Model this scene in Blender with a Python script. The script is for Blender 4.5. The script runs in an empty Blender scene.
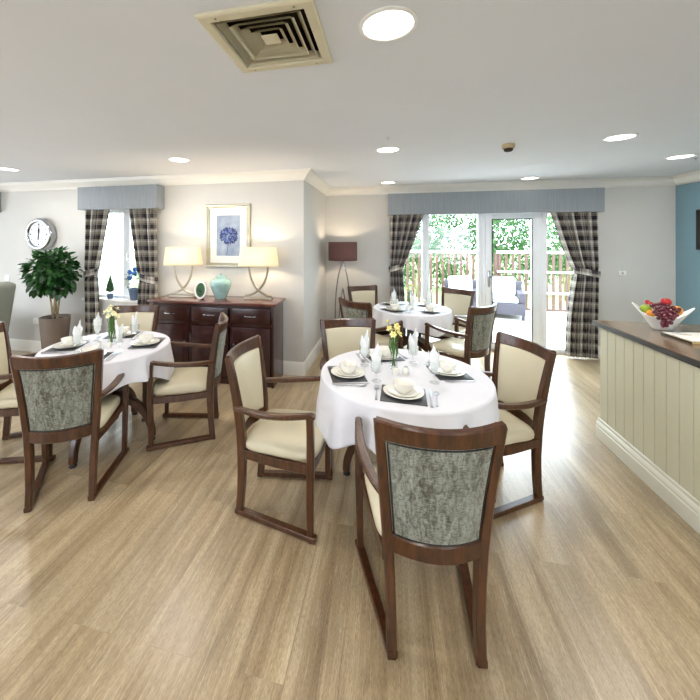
import bpy, bmesh, math, random
from mathutils import Vector, Matrix
R = math.radians
PI = math.pi
random.seed(7)
SC = bpy.context.scene
COL = SC.collection

# ------------------------------------------------------------------ materials
def srgb(r, g, b):
    f = lambda c: c / 12.92 if c <= 0.04045 else ((c + 0.055) / 1.055) ** 2.4
    return (f(r / 255), f(g / 255), f(b / 255), 1)

def new_mat(name):
    m = bpy.data.materials.new(name); m.use_nodes = True
    nt = m.node_tree
    return m, nt, nt.nodes['Principled BSDF']

def nd(nt, typ, **kw):
    n = nt.nodes.new(typ)
    for k, v in kw.items():
        if k in n.inputs: n.inputs[k].default_value = v
        else: setattr(n, k, v)
    return n

def ramp(nt, fac, stops):
    r = nt.nodes.new('ShaderNodeValToRGB')
    e = r.color_ramp.elements
    while len(e) < len(stops): e.new(0.5)
    for i, (p, c) in enumerate(stops):
        e[i].position = p; e[i].color = c
    nt.links.new(fac, r.inputs[0])
    return r.outputs[0]

def math_(nt, op, a, b=None, c=None):
    n = nt.nodes.new('ShaderNodeMath'); n.operation = op
    for i, v in enumerate((a, b, c)):
        if v is None: continue
        if hasattr(v, 'is_linked'): nt.links.new(v, n.inputs[i])
        else: n.inputs[i].default_value = v
    return n.outputs[0]

def mixc(nt, fac, a, b, mode='MIX'):
    n = nt.nodes.new('ShaderNodeMix'); n.data_type = 'RGBA'; n.blend_type = mode
    for i, v in ((0, fac), (6, a), (7, b)):
        if hasattr(v, 'is_linked'): nt.links.new(v, n.inputs[i])
        else: n.inputs[i].default_value = v
    return n.outputs[2]

def objco(nt, scale=(1, 1, 1), src='Object'):
    t = nt.nodes.new('ShaderNodeTexCoord'); m = nt.nodes.new('ShaderNodeMapping')
    m.inputs['Scale'].default_value = scale
    nt.links.new(t.outputs[src], m.inputs['Vector'])
    return m.outputs[0]

def bump(nt, b, height, strength=0.2, dist=0.01):
    n = nd(nt, 'ShaderNodeBump', Strength=strength, Distance=dist)
    nt.links.new(height, n.inputs['Height']); nt.links.new(n.outputs[0], b.inputs['Normal'])

def noise(nt, vec, scale, detail=3, rough=0.6, dist=0.0):
    n = nd(nt, 'ShaderNodeTexNoise', Scale=scale, Detail=detail, Roughness=rough, Distortion=dist)
    nt.links.new(vec, n.inputs['Vector'])
    return n.outputs['Fac']

def simple(name, col, rough=0.5, metal=0.0, var=0.0, vscale=8, bmp=0.0, spec=0.5, coat=0.0):
    m, nt, b = new_mat(name)
    b.inputs['Roughness'].default_value = rough; b.inputs['Metallic'].default_value = metal
    b.inputs['Specular IOR Level'].default_value = spec
    b.inputs['Coat Weight'].default_value = coat
    b.inputs['Coat Roughness'].default_value = 0.15
    v = objco(nt)
    f = noise(nt, v, vscale)
    if var > 0:
        d = tuple(c * (1 - var) for c in col[:3]) + (1,)
        l = tuple(min(1, c * (1 + var)) for c in col[:3]) + (1,)
        nt.links.new(ramp(nt, f, [(0.3, d), (0.7, l)]), b.inputs['Base Color'])
    else:
        b.inputs['Base Color'].default_value = col
    if bmp > 0:
        bump(nt, b, noise(nt, v, vscale * 12), bmp, 0.003)
    return m

def wood(name, dark, light, scale=(14, 14, 2.0), rough=0.3, coat=0.35):
    m, nt, b = new_mat(name)
    v = objco(nt, scale)
    f = noise(nt, v, 3.0, 5, 0.65, 0.6)
    nt.links.new(ramp(nt, f, [(0.3, dark), (0.72, light)]), b.inputs['Base Color'])
    b.inputs['Roughness'].default_value = rough
    b.inputs['Coat Weight'].default_value = coat; b.inputs['Coat Roughness'].default_value = 0.2
    return m

def floor_mat():
    m, nt, b = new_mat('oak_vinyl_planks')
    t = nt.nodes.new('ShaderNodeTexCoord'); s = nt.nodes.new('ShaderNodeSeparateXYZ')
    nt.links.new(t.outputs['Object'], s.inputs[0])
    c = nt.nodes.new('ShaderNodeCombineXYZ')
    nt.links.new(s.outputs['Y'], c.inputs['X']); nt.links.new(s.outputs['X'], c.inputs['Y'])
    def brick(c1, c2, mort):
        br = nt.nodes.new('ShaderNodeTexBrick')
        br.inputs['Color1'].default_value = c1; br.inputs['Color2'].default_value = c2; br.inputs['Mortar'].default_value = mort
        br.inputs['Scale'].default_value = 1; br.inputs['Mortar Size'].default_value = 0.0016
        br.inputs['Brick Width'].default_value = 1.22; br.inputs['Row Height'].default_value = 0.185
        br.offset = 0.37
        nt.links.new(c.outputs[0], br.inputs['Vector'])
        return br
    br = brick((0, 0, 0, 1), (1, 1, 1, 1), (0.5, 0.5, 0.5, 1))
    rnd = nt.nodes.new('ShaderNodeSeparateColor'); nt.links.new(br.outputs['Color'], rnd.inputs[0])
    off = math_(nt, 'MULTIPLY', rnd.outputs[0], 13.0)
    # long soft figure
    def gr(sx, sy, scale, det, ds):
        cc = nt.nodes.new('ShaderNodeCombineXYZ')
        nt.links.new(math_(nt, 'MULTIPLY', s.outputs['X'], sx), cc.inputs['X'])
        nt.links.new(math_(nt, 'MULTIPLY', s.outputs['Y'], sy), cc.inputs['Y'])
        nt.links.new(off, cc.inputs['Z'])
        return noise(nt, cc.outputs[0], scale, det, 0.6, ds)
    f1 = gr(8, 0.55, 1.0, 4, 0.9)
    f2 = gr(170, 5, 1.0, 3, 0.4)
    f3 = gr(42, 0.7, 1.0, 4, 0.8)
    base = ramp(nt, f1, [(0.3, srgb(138, 117, 87)), (0.5, srgb(174, 153, 120)), (0.72, srgb(198, 180, 149))])
    base = mixc(nt, ramp(nt, f3, [(0.52, (0, 0, 0, 1)), (0.72, (0.38, 0.38, 0.38, 1))]), base, srgb(122, 98, 70))
    base = mixc(nt, ramp(nt, f2, [(0.52, (0, 0, 0, 1)), (0.72, (0.55, 0.55, 0.55, 1))]), base, srgb(214, 199, 168))
    f4 = gr(420, 55, 1.0, 2, 0.0)
    base = mixc(nt, 1.0, base, ramp(nt, f4, [(0.34, (0.72, 0.70, 0.68, 1)), (0.58, (1.08, 1.08, 1.08, 1))]), 'MULTIPLY')
    f5 = gr(3.2, 1.3, 1.0, 3, 0.5)
    base = mixc(nt, 1.0, base, ramp(nt, f5, [(0.3, (0.88, 0.88, 0.89, 1)), (0.7, (1.08, 1.07, 1.05, 1))]), 'MULTIPLY')
    tone = ramp(nt, rnd.outputs[0], [(0, (0.94, 0.94, 0.94, 1)), (1, (1.03, 1.03, 1.03, 1))])
    base = mixc(nt, 1.0, base, tone, 'MULTIPLY')
    base = mixc(nt, math_(nt, 'MULTIPLY', br.outputs['Fac'], 0.16), base, srgb(105, 88, 68))
    nt.links.new(base, b.inputs['Base Color'])
    nt.links.new(ramp(nt, f2, [(0.3, (0.27, 0.27, 0.27, 1)), (0.8, (0.38, 0.38, 0.38, 1))]), b.inputs['Roughness'])
    b.inputs['Specular IOR Level'].default_value = 0.5
    b.inputs['Coat Weight'].default_value = 0.4; b.inputs['Coat Roughness'].default_value = 0.30
    bump(nt, b, f2, 0.06, 0.002)
    return m

def chenille():
    m, nt, b = new_mat('grey_green_chenille')
    v1 = objco(nt, (1, 1, 0.35)); v2 = objco(nt, (0.3, 1, 1.6))
    f1 = noise(nt, v1, 55, 5, 0.75, 1.0); f2 = noise(nt, v2, 160, 3, 0.7); f3 = noise(nt, v1, 9, 3, 0.6)
    f = math_(nt, 'ADD', math_(nt, 'MULTIPLY', f1, 0.5), math_(nt, 'ADD', math_(nt, 'MULTIPLY', f2, 0.3), math_(nt, 'MULTIPLY', f3, 0.2)))
    col = ramp(nt, f, [(0.38, srgb(54, 48, 38)), (0.46, srgb(96, 94, 80)), (0.53, srgb(134, 137, 124)), (0.64, srgb(168, 173, 162))])
    nt.links.new(col, b.inputs['Base Color'])
    b.inputs['Roughness'].default_value = 0.8; b.inputs['Sheen Weight'].default_value = 0.3
    bump(nt, b, f, 0.4, 0.004)
    return m

def plaid():
    m, nt, b = new_mat('tartan_curtain')
    t = nt.nodes.new('ShaderNodeTexCoord'); s = nt.nodes.new('ShaderNodeSeparateXYZ')
    nt.links.new(t.outputs['UV'], s.inputs[0])
    navy, tan, cream, brown = srgb(36, 40, 58), srgb(186, 178, 164), srgb(232, 230, 226), srgb(98, 76, 64)
    def stripes(x):
        p = math_(nt, 'FRACT', math_(nt, 'DIVIDE', x, 0.14))
        r = nt.nodes.new('ShaderNodeValToRGB'); r.color_ramp.interpolation = 'CONSTANT'
        st = [(0, tan), (0.16, cream), (0.28, tan), (0.42, navy), (0.56, brown), (0.62, navy), (0.80, tan), (0.87, navy), (0.92, tan)]
        e = r.color_ramp.elements
        while len(e) < len(st): e.new(0.5)
        for i, (q, c) in enumerate(st): e[i].position = q; e[i].color = c
        nt.links.new(p, r.inputs[0])
        return r.outputs[0]
    wv = math_(nt, 'FRACT', math_(nt, 'MULTIPLY', math_(nt, 'ADD', s.outputs['X'], s.outputs['Y']), 400))
    col = mixc(nt, math_(nt, 'ADD', 0.3, math_(nt, 'MULTIPLY', wv, 0.4)), stripes(s.outputs['X']), stripes(s.outputs['Y']))
    out = nt.nodes['Material Output']
    tr = nt.nodes.new('ShaderNodeBsdfTranslucent'); mx = nt.nodes.new('ShaderNodeMixShader')
    nt.links.new(col, b.inputs['Base Color']); nt.links.new(col, tr.inputs['Color'])
    b.inputs['Roughness'].default_value = 0.85
    mx.inputs[0].default_value = 0.16
    nt.links.new(b.outputs[0], mx.inputs[1]); nt.links.new(tr.outputs[0], mx.inputs[2])
    nt.links.new(mx.outputs[0], out.inputs[0])
    return m

def thin_glass(name, tint=(1, 1, 1, 1), gloss=0.6, rough=0.02):
    m, nt, b = new_mat(name)
    out = nt.nodes['Material Output']
    tr = nt.nodes.new('ShaderNodeBsdfTransparent'); tr.inputs[0].default_value = tint
    gl = nt.nodes.new('ShaderNodeBsdfGlossy'); gl.inputs['Roughness'].default_value = rough
    lw = nt.nodes.new('ShaderNodeLayerWeight'); lw.inputs['Blend'].default_value = 0.5
    mx = nt.nodes.new('ShaderNodeMixShader')
    nt.links.new(math_(nt, 'ADD', 0.03, math_(nt, 'MULTIPLY', math_(nt, 'POWER', lw.outputs['Facing'], 3.0), gloss)), mx.inputs[0])
    nt.links.new(tr.outputs[0], mx.inputs[1]); nt.links.new(gl.outputs[0], mx.inputs[2])
    nt.links.new(mx.outputs[0], out.inputs[0])
    nt.nodes.remove(b)
    return m

def shade_mat(name, col, trans):
    m, nt, b = new_mat(name)
    out = nt.nodes['Material Output']
    b.inputs['Base Color'].default_value = col; b.inputs['Roughness'].default_value = 0.9
    tr = nt.nodes.new('ShaderNodeBsdfTranslucent'); tr.inputs[0].default_value = col
    mx = nt.nodes.new('ShaderNodeMixShader'); mx.inputs[0].default_value = trans
    nt.links.new(b.outputs[0], mx.inputs[1]); nt.links.new(tr.outputs[0], mx.inputs[2])
    nt.links.new(mx.outputs[0], out.inputs[0])
    return m

def emit(name, col, strength):
    m, nt, b = new_mat(name)
    b.inputs['Base Color'].default_value = (0.8, 0.8, 0.8, 1)
    b.inputs['Emission Color'].default_value = col; b.inputs['Emission Strength'].default_value = strength
    return m

def leafmat(name, a, c, rough=0.4, trans=0.2):
    m, nt, b = new_mat(name)
    g = nt.nodes.new('ShaderNodeNewGeometry')
    f = noise(nt, objco(nt), 23, 1)
    col = ramp(nt, f, [(0.3, a), (0.7, c)])
    nt.links.new(col, b.inputs['Base Color']); b.inputs['Roughness'].default_value = rough
    out = nt.nodes['Material Output']
    tr = nt.nodes.new('ShaderNodeBsdfTranslucent'); nt.links.new(col, tr.inputs[0])
    mx = nt.nodes.new('ShaderNodeMixShader'); mx.inputs[0].default_value = trans
    nt.links.new(b.outputs[0], mx.inputs[1]); nt.links.new(tr.outputs[0], mx.inputs[2])
    nt.links.new(mx.outputs[0], out.inputs[0])
    return m

def rattan_mat():
    m, nt, b = new_mat('grey_rattan')
    w = nd(nt, 'ShaderNodeTexWave', Scale=30.0, Distortion=1.0)
    nt.links.new(objco(nt), w.inputs['Vector'])
    nt.links.new(ramp(nt, w.outputs['Fac'], [(0.2, srgb(36, 34, 42)), (0.8, srgb(80, 76, 90))]), b.inputs['Base Color'])
    b.inputs['Roughness'].default_value = 0.6
    return m

def ribweave(name, a, c):
    m, nt, b = new_mat(name)
    f = noise(nt, objco(nt, (160, 160, 3)), 1.0, 2)
    nt.links.new(ramp(nt, f, [(0.3, a), (0.7, c)]), b.inputs['Base Color'])
    b.inputs['Roughness'].default_value = 0.75
    return m

def print_mat():
    # the print's own pale blue-grey backdrop
    m, nt, b = new_mat('print_paper')
    f = noise(nt, objco(nt, (1, 1, 1)), 5, 2)
    nt.links.new(ramp(nt, f, [(0.3, srgb(112, 124, 146)), (0.7, srgb(160, 172, 188))]), b.inputs['Base Color'])
    b.inputs['Roughness'].default_value = 0.25
    return m

M = dict(
    floor=floor_mat(),
    wall=simple('cream_wall_paint', srgb(206, 204, 199), 0.85, var=0.015, vscale=3, bmp=0.03),
    blue=simple('teal_blue_wall_paint', srgb(120, 152, 164), 0.8, var=0.02, vscale=3, bmp=0.03),
    ceil=simple('white_ceiling_paint', srgb(226, 229, 235), 0.9, var=0.01, vscale=2),
    trim=simple('white_gloss_trim', srgb(236, 233, 226), 0.4, var=0.01),
    ctrim=simple('cream_gloss_skirting', srgb(222, 219, 202), 0.4, var=0.01),
    upvc=simple('white_window_plastic', srgb(244, 247, 252), 0.3, var=0.01),
    walnut=wood('dark_walnut', srgb(42, 22, 10), srgb(94, 54, 26)),
    mahog=wood('mahogany', srgb(42, 15, 13), srgb(62, 25, 20), (2, 9, 9), 0.25, 0.5),
    mahogtop=wood('mahogany_top', srgb(70, 30, 22), srgb(108, 56, 42), (3, 16, 16), 0.2, 0.5),
    vinyl=simple('cream_vinyl', srgb(208, 199, 172), 0.34, var=0.03, vscale=5, bmp=0.04),
    chen=chenille(),
    black=simple('black_piping', srgb(26, 25, 24), 0.6, var=0.1),
    pad=simple('black_foot_pad', srgb(20, 18, 17), 0.6, var=0.1),
    cloth=simple('white_linen', srgb(224, 224, 231), 0.9, var=0.012, vscale=20, bmp=0.05),
    napkin=simple('white_napkin_linen', srgb(242, 244, 244), 0.9, var=0.015, vscale=30, bmp=0.05),
    slate=simple('dark_slate', srgb(66, 66, 70), 0.45, var=0.2, vscale=25),
    china=simple('cream_china', srgb(243, 241, 233), 0.18, var=0.01, coat=0.4),
    steel=simple('polished_steel', srgb(186, 186, 189), 0.36, 1.0, var=0.05),
    chrome=simple('chrome', srgb(178, 180, 184), 0.14, 1.0, var=0.03),
    nickel=simple('brushed_nickel', srgb(168, 158, 140), 0.3, 1.0, var=0.08, vscale=40),
    glass=thin_glass('drinking_glass', (0.975, 0.985, 0.98, 1), 0.5),
    pane=thin_glass('window_glass', (0.97, 1.0, 0.99, 1), 0.5, 0.01),
    plaid=plaid(),
    pelmet=ribweave('grey_blue_pelmet_fabric', srgb(134, 140, 145), srgb(150, 156, 161)),
    shade=shade_mat('cream_lamp_shade', srgb(252, 246, 230), 0.55),
    mauve=shade_mat('mauve_brown_shade', srgb(120, 88, 84), 0.25),
    bulb=emit('warm_bulb', (1.0, 0.78, 0.5, 1), 12),
    lamp=emit('downlight_diffuser', (1.0, 0.96, 0.9, 1), 3),
    silver=simple('champagne_silver_frame', srgb(186, 182, 164), 0.35, 0.7, var=0.1, vscale=20),
    mount=simple('white_mount_board', srgb(240, 240, 236), 0.8, var=0.01),
    prt=print_mat(),
    ink=simple('deep_blue_ink', srgb(26, 38, 96), 0.6, var=0.5, vscale=60),
    ink2=simple('pale_blue_ink', srgb(96, 118, 176), 0.6, var=0.3, vscale=60),
    teal=simple('celadon_glaze', srgb(148, 184, 180), 0.25, var=0.12, vscale=14, coat=0.5),
    white=simple('white_enamel', srgb(236, 236, 232), 0.35, var=0.01),
    leafm=leafmat('matt_leaves', srgb(30, 66, 34), srgb(70, 112, 58), 0.8),
    leaf=leafmat('glossy_dark_leaves', srgb(22, 58, 28), srgb(58, 104, 50), 0.3),
    hedge=leafmat('hedge_leaves', srgb(56, 92, 50), srgb(106, 144, 86), 0.5, 0.35),
    hedge2=leafmat('pale_shrub_leaves', srgb(58, 98, 56), srgb(112, 150, 94), 0.5, 0.35),
    stem=simple('green_stem', srgb(86, 124, 58), 0.5, var=0.2),
    bark=simple('pale_bark', srgb(150, 134, 104), 0.8, var=0.2, vscale=20),
    yellow=simple('yellow_petals', srgb(246, 236, 172), 0.6, var=0.1),
    orange=simple('orange_trumpet', srgb(246, 224, 128), 0.6, var=0.1),
    ivory=simple('ivory_petals', srgb(244, 240, 206), 0.6, var=0.06),
    bluepetal=simple('blue_petals', srgb(84, 128, 200), 0.6, var=0.25, vscale=30),
    taupe=simple('taupe_pot', srgb(112, 98, 88), 0.4, var=0.06, coat=0.2),
    bluepot=simple('slate_blue_pot', srgb(92, 112, 138), 0.5, var=0.08),
    soil=simple('dark_soil', srgb(44, 34, 28), 0.95, var=0.3, vscale=50, bmp=0.5),
    face=simple('clock_face_white', srgb(232, 236, 240), 0.4, var=0.01),
    counter=simple('sage_cream_boarding', srgb(206, 202, 176), 0.5, var=0.02, vscale=4),
    ctop=wood('brown_counter_top', srgb(110, 86, 60), srgb(150, 120, 86), (4, 1, 8), 0.2, 0.4),
    cedge=wood('dark_counter_edge', srgb(26, 17, 11), srgb(44, 31, 21), (4, 1, 8), 0.5, 0.0),
    grape=simple('red_grape_skin', srgb(96, 16, 36), 0.25, var=0.3, vscale=20, coat=0.4),
    orangeskin=simple('orange_peel', srgb(240, 156, 34), 0.45, var=0.08, vscale=40, bmp=0.3),
    greenskin=simple('green_apple_skin', srgb(152, 178, 60), 0.3, var=0.15, vscale=6),
    redskin=simple('red_apple_skin', srgb(184, 32, 34), 0.28, var=0.2, vscale=6),
    berry=simple('strawberry_skin', srgb(190, 30, 40), 0.35, var=0.2, vscale=30),
    paper=simple('white_paper', srgb(244, 243, 236), 0.7, var=0.01),
    board=simple('pale_wood_board', srgb(206, 184, 138), 0.6, var=0.06),
    screen=simple('black_screen', srgb(10, 10, 14), 0.15, var=0.2),
    cream=simple('cream_enamel_vent', srgb(214, 206, 178), 0.5, var=0.03),
    dark=simple('dark_vent_cavity', srgb(46, 38, 26), 0.9, var=0.1),
    tanp=simple('tan_plastic', srgb(190, 172, 138), 0.5, var=0.05),
    rattan=rattan_mat(),
    cushion=simple('white_outdoor_cushion', srgb(232, 236, 244), 0.9, var=0.03, vscale=6),
    deck=ribweave('pale_grey_deck', srgb(196, 190, 184), srgb(214, 210, 204)),
    cedar=wood('red_brown_slats', srgb(72, 50, 42), srgb(104, 76, 64), (20, 20, 2), 0.6, 0.0),
    whitep=simple('white_paint_rail', srgb(236, 236, 236), 0.5, var=0.01),
    lawn=simple('pale_grass', srgb(150, 180, 110), 0.95, var=0.2, vscale=2),
    arm_fab=simple('grey_green_upholstery', srgb(156, 159, 148), 0.85, var=0.06, vscale=40, bmp=0.1),
    render=simple('pale_outside_render', srgb(222, 218, 208), 0.9, var=0.02),
)

# ------------------------------------------------------------------ mesh builder
class MB:
    def __init__(s): s.bm = bmesh.new(); s.uv = None
    def verts(s, pts): return [s.bm.verts.new(p) for p in pts]
    def face(s, vs):
        try: return s.bm.faces.new(vs)
        except ValueError: return None
    def box(s, lo, hi, bev=0.0, mat=None):
        x0, y0, z0 = lo; x1, y1, z1 = hi
        P = [(x0,y0,z0),(x1,y0,z0),(x1,y1,z0),(x0,y1,z0),(x0,y0,z1),(x1,y0,z1),(x1,y1,z1),(x0,y1,z1)]
        if mat is not None: P = [mat @ Vector(p) for p in P]
        v = s.verts(P)
        fs = [s.face([v[i] for i in q]) for q in ((0,3,2,1),(4,5,6,7),(0,1,5,4),(1,2,6,5),(2,3,7,6),(3,0,4,7))]
        if bev > 0:
            ed = {e for f in fs for e in f.edges}
            bmesh.ops.bevel(s.bm, geom=list(ed), offset=bev, segments=2, profile=0.6, affect='EDGES')
        return s
    def rings(s, rings, closed=True, cap0=True, cap1=True):
        """skin a list of rings (lists of points, same length)"""
        V = [s.verts(r) for r in rings]
        n = len(V[0])
        for a, b in zip(V, V[1:]):
            for i in range(n if closed else n - 1):
                j = (i + 1) % n
                s.face([a[i], a[j], b[j], b[i]])
        if closed and cap0 and n > 2: s.face(list(reversed(V[0])))
        if closed and cap1 and n > 2: s.face(V[-1])
        return V
    def bar(s, path, sizes, ref=(0, 0, 1), ch=0.25, round_=False, caps=True, n=10):
        """sweep a chamfered rectangle (half sizes a along side, b along up) or a circle along a path"""
        P = [Vector(p) for p in path]; ref = Vector(ref); rs = []
        for i, p in enumerate(P):
            t = (P[min(i + 1, len(P) - 1)] - P[max(i - 1, 0)]).normalized()
            sd = t.cross(ref)
            if sd.length < 1e-4: sd = t.cross(Vector((0, 1, 0)))
            sd.normalize(); up = sd.cross(t).normalized()
            sz = sizes[i] if isinstance(sizes, list) else sizes
            if round_:
                a = sz if not isinstance(sz, tuple) else sz[0]
                rs.append([p + sd * a * math.cos(2*PI*k/n) + up * a * math.sin(2*PI*k/n) for k in range(n)])
            else:
                a, b = sz; c = ch * min(a, b)
                q = [(a-c,-b),(a,-b+c),(a,b-c),(a-c,b),(-a+c,b),(-a,b-c),(-a,-b+c),(-a+c,-b)]
                rs.append([p + sd * u + up * w for u, w in q])
        s.rings(rs, True, caps, caps)
        return s
    def tube(s, path, r, n=10): return s.bar(path, r, round_=True, n=n)
    def lathe(s, prof, n=32, c=(0, 0, 0), sx=1, sy=1, fn=None):
        rs = []
        for (r, z) in prof:
            ring = []
            for k in range(n):
                a = 2*PI*k/n
                rr = max(r, 1e-5)
                if fn: rr, zz = fn(rr, z, a)
                else: zz = z
                ring.append((c[0] + rr*sx*math.cos(a), c[1] + rr*sy*math.sin(a), c[2] + zz))
            rs.append(ring)
        s.rings(rs, True, True, True)
        return s
    def grid(s, fn, nu, nv, uvfn=None, wrap=False):
        V = [[s.bm.verts.new(fn(i / nu, j / nv)) for i in range(nu + (0 if wrap else 1))] for j in range(nv + 1)]
        if uvfn and s.uv is None: s.uv = s.bm.loops.layers.uv.new('UVMap')
        W = len(V[0])
        for j in range(nv):
            for i in range(nu):
                i2 = (i + 1) % W
                f = s.face([V[j][i], V[j][i2], V[j+1][i2], V[j+1][i]])
                if f and uvfn:
                    for l, (a, b) in zip(f.loops, ((i, j), (i+1, j), (i+1, j+1), (i, j+1))):
                        l[s.uv].uv = uvfn(a / nu, b / nv)
        return V
    def ball(s, c, r, n=12, m=8, sq=(1, 1, 1)):
        prof = [(math.sin(PI*i/m), -math.cos(PI*i/m)) for i in range(m + 1)]
        rs = [[(c[0]+max(p,1e-4)*r*sq[0]*math.cos(2*PI*k/n), c[1]+max(p,1e-4)*r*sq[1]*math.sin(2*PI*k/n), c[2]+z*r*sq[2]) for k in range(n)] for p, z in prof]
        s.rings(rs); return s
    def leaf(s, p, d, up, L, W, bend=0.15):
        p = Vector(p); d = Vector(d).normalized(); up = Vector(up)
        sd = d.cross(up)
        if sd.length < 1e-3: sd = d.cross(Vector((1, 0, 0)))
        sd.normalize(); nn = sd.cross(d).normalized()
        a = s.verts([p, p + d*L*.35 + sd*W*.5 + nn*L*.04, p + d*L*.35 - sd*W*.5 + nn*L*.04, p + d*L*.38,
                     p + d*L*.72 + sd*W*.36 - nn*L*bend*.4, p + d*L*.72 - sd*W*.36 - nn*L*bend*.4, p + d*L*.74 - nn*L*bend*.55, p + d*L - nn*L*bend])
        for q in ((0,1,3),(0,3,2),(1,4,6,3),(3,6,5,2),(4,7,6),(6,7,5)): s.face([a[i] for i in q])
    def build(s, name, mat, parent=None, loc=None, smooth=40, solid=0.0, sub=0):
        bm = s.bm
        bmesh.ops.recalc_face_normals(bm, faces=bm.faces[:])
        me = bpy.data.meshes.new(name); bm.to_mesh(me); bm.free()
        if smooth:
            me.polygons.foreach_set('use_smooth', [True] * len(me.polygons))
            if smooth < 180: me.set_sharp_from_angle(angle=R(smooth))
        me.materials.append(M[mat] if isinstance(mat, str) else mat)
        o = bpy.data.objects.new(name, me); COL.objects.link(o)
        if parent: o.parent = parent
        if loc: o.location = loc
        if sub:
            md = o.modifiers.new('Subsurf', 'SUBSURF'); md.levels = sub; md.render_levels = sub
        if solid:
            md = o.modifiers.new('Solid', 'SOLIDIFY'); md.thickness = solid; md.offset = 0
        return o

def tag(o, label=None, cat=None, group=None, kind=None):
    if label: o['label'] = label
    if cat: o['category'] = cat
    if group: o['group'] = group
    if kind: o['kind'] = kind
    return o

def thing(name, label, cat, loc=(0, 0, 0), rz=0, group=None):
    o = bpy.data.objects.new(name, None); COL.objects.link(o)
    o.empty_display_size = 0.1
    o.location = loc; o.rotation_euler = (0, 0, rz)
    return tag(o, label, cat, group)

def struct(mb, name, mat, smooth=30):
    return tag(mb.build(name, mat, smooth=smooth), kind='structure')

def copy_tree(o, parent=None):
    c = o.copy(); COL.objects.link(c)
    if parent: c.parent = parent
    for ch in list(o.children):
        copy_tree(ch, c)
    return c

def dup(root, loc, rz, label, group=None):
    r = copy_tree(root)
    r.location = loc; r.rotation_euler = (0, 0, rz); r['label'] = label
    if group: r['group'] = group
    return r

# ------------------------------------------------------------------ the room
HC = 2.45                 # ceiling height
XL, XA, XR = -7.5, -0.98, 3.70
YA, YB, YR = 4.06, 5.60, -3.4   # alcove wall, patio wall, rear wall
T = 0.28

struct(MB().box((XL - T, YR - T, -0.12), (XR + T, YB + T, 0.0)), 'floor', 'floor')

# ceiling with an opening for the air vent
VX0, VX1, VY0, VY1 = -0.67, -0.27, 1.18, 1.58
mb = MB()
mb.box((XL - T, YR - T, HC), (VX0, YB + T, HC + .2)); mb.box((VX1, YR - T, HC), (XR + T, YB + T, HC + .2))
mb.box((VX0, YR - T, HC), (VX1, VY0, HC + .2)); mb.box((VX0, VY1, HC), (VX1, YB + T, HC + .2))
struct(mb, 'ceiling', 'ceil')

# alcove wall with two window openings
W1 = (-4.12, -3.02, 0.78, 2.06)
W0 = (-6.95, -5.85, 0.78, 2.06)
mb = MB()
mb.box((XL - T, YA, 0), (W0[0], YA + T, HC)); mb.box((W0[1], YA, 0), (W1[0], YA + T, HC)); mb.box((W1[1], YA, 0), (XA, YA + T, HC))
for w in (W0, W1):
    mb.box((w[0], YA, 0), (w[1], YA + T, w[2])); mb.box((w[0], YA, w[3]), (w[1], YA + T, HC))
struct(mb, 'wall_alcove', 'wall')
# side of the alcove step
struct(MB().box((XA - T, YA + T, 0), (XA, YB + T, HC)), 'wall_step', 'wall')
# patio wall
DX0, DX1, DZ = 0.16, 2.80, 2.06
mb = MB()
mb.box((XA, YB, 0), (DX0, YB + T, HC)); mb.box((DX1, YB, 0), (XR + T, YB + T, HC)); mb.box((DX0, YB, DZ), (DX1, YB + T, HC))
struct(mb, 'wall_patio', 'wall')
struct(MB().box((XR, YR, 0), (XR + T, YB, HC)), 'wall_right', 'blue')
# unseen left and rear walls; openings added and sized to let in fill daylight
mb = MB()
mb.box((XL - T, YR, 0), (XL, -1.2, HC)); mb.box((XL - T, 2.5, 0), (XL, YA, HC))
mb.box((XL - T, -1.2, 0), (XL, 2.5, 0.5)); mb.box((XL - T, -1.2, 2.2), (XL, 2.5, HC))
struct(mb, 'wall_left', 'wall')
mb = MB()
mb.box((XL - T, YR - T, 0), (-6.6, YR, HC)); mb.box((3.2, YR - T, 0), (XR + T, YR, HC)); mb.box((-3.4, YR - T, 0), (-.6, YR, HC))
mb.box((-6.6, YR - T, 0), (3.2, YR, 0.9)); mb.box((-6.6, YR - T, 2.1), (3.2, YR, HC))
struct(mb, 'wall_rear', 'wall')

# cornice: a moulded cove along each wall
def cornice(name, p0, p1, nrm, m0=0, m1=0):
    """profile swept from p0 to p1; nrm points into the room; m = mitre (+1 outer corner, -1 inner)"""
    prof = [(0, -.115), (.012, -.115), (.016, -.095), (.03, -.085), (.045, -.06), (.07, -.04), (.085, -.03), (.09, -.014), (.105, -.012), (.105, 0), (0, 0)]
    p0, p1, n = Vector(p0), Vector(p1), Vector(nrm); t = (p1 - p0).normalized()
    mb = MB()
    mb.rings([[p0 + n*a - t*a*m0 + Vector((0, 0, HC - 0.0005 + z)) for a, z in prof], [p1 + n*a + t*a*m1 + Vector((0, 0, HC - 0.0005 + z)) for a, z in prof]])
    struct(mb, name, 'trim', smooth=50)
cornice('trim_1', (XL, YA, 0), (XA, YA, 0), (0, -1, 0), -1, 1)
cornice('trim_2', (XA, YA, 0), (XA, YB, 0), (1, 0, 0), 1, -1)
cornice('trim_3', (XA, YB, 0), (XR, YB, 0), (0, -1, 0), -1, -1)
cornice('trim_4', (XR, YB, 0), (XR, YR, 0), (-1, 0, 0), -1, -1)

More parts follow.
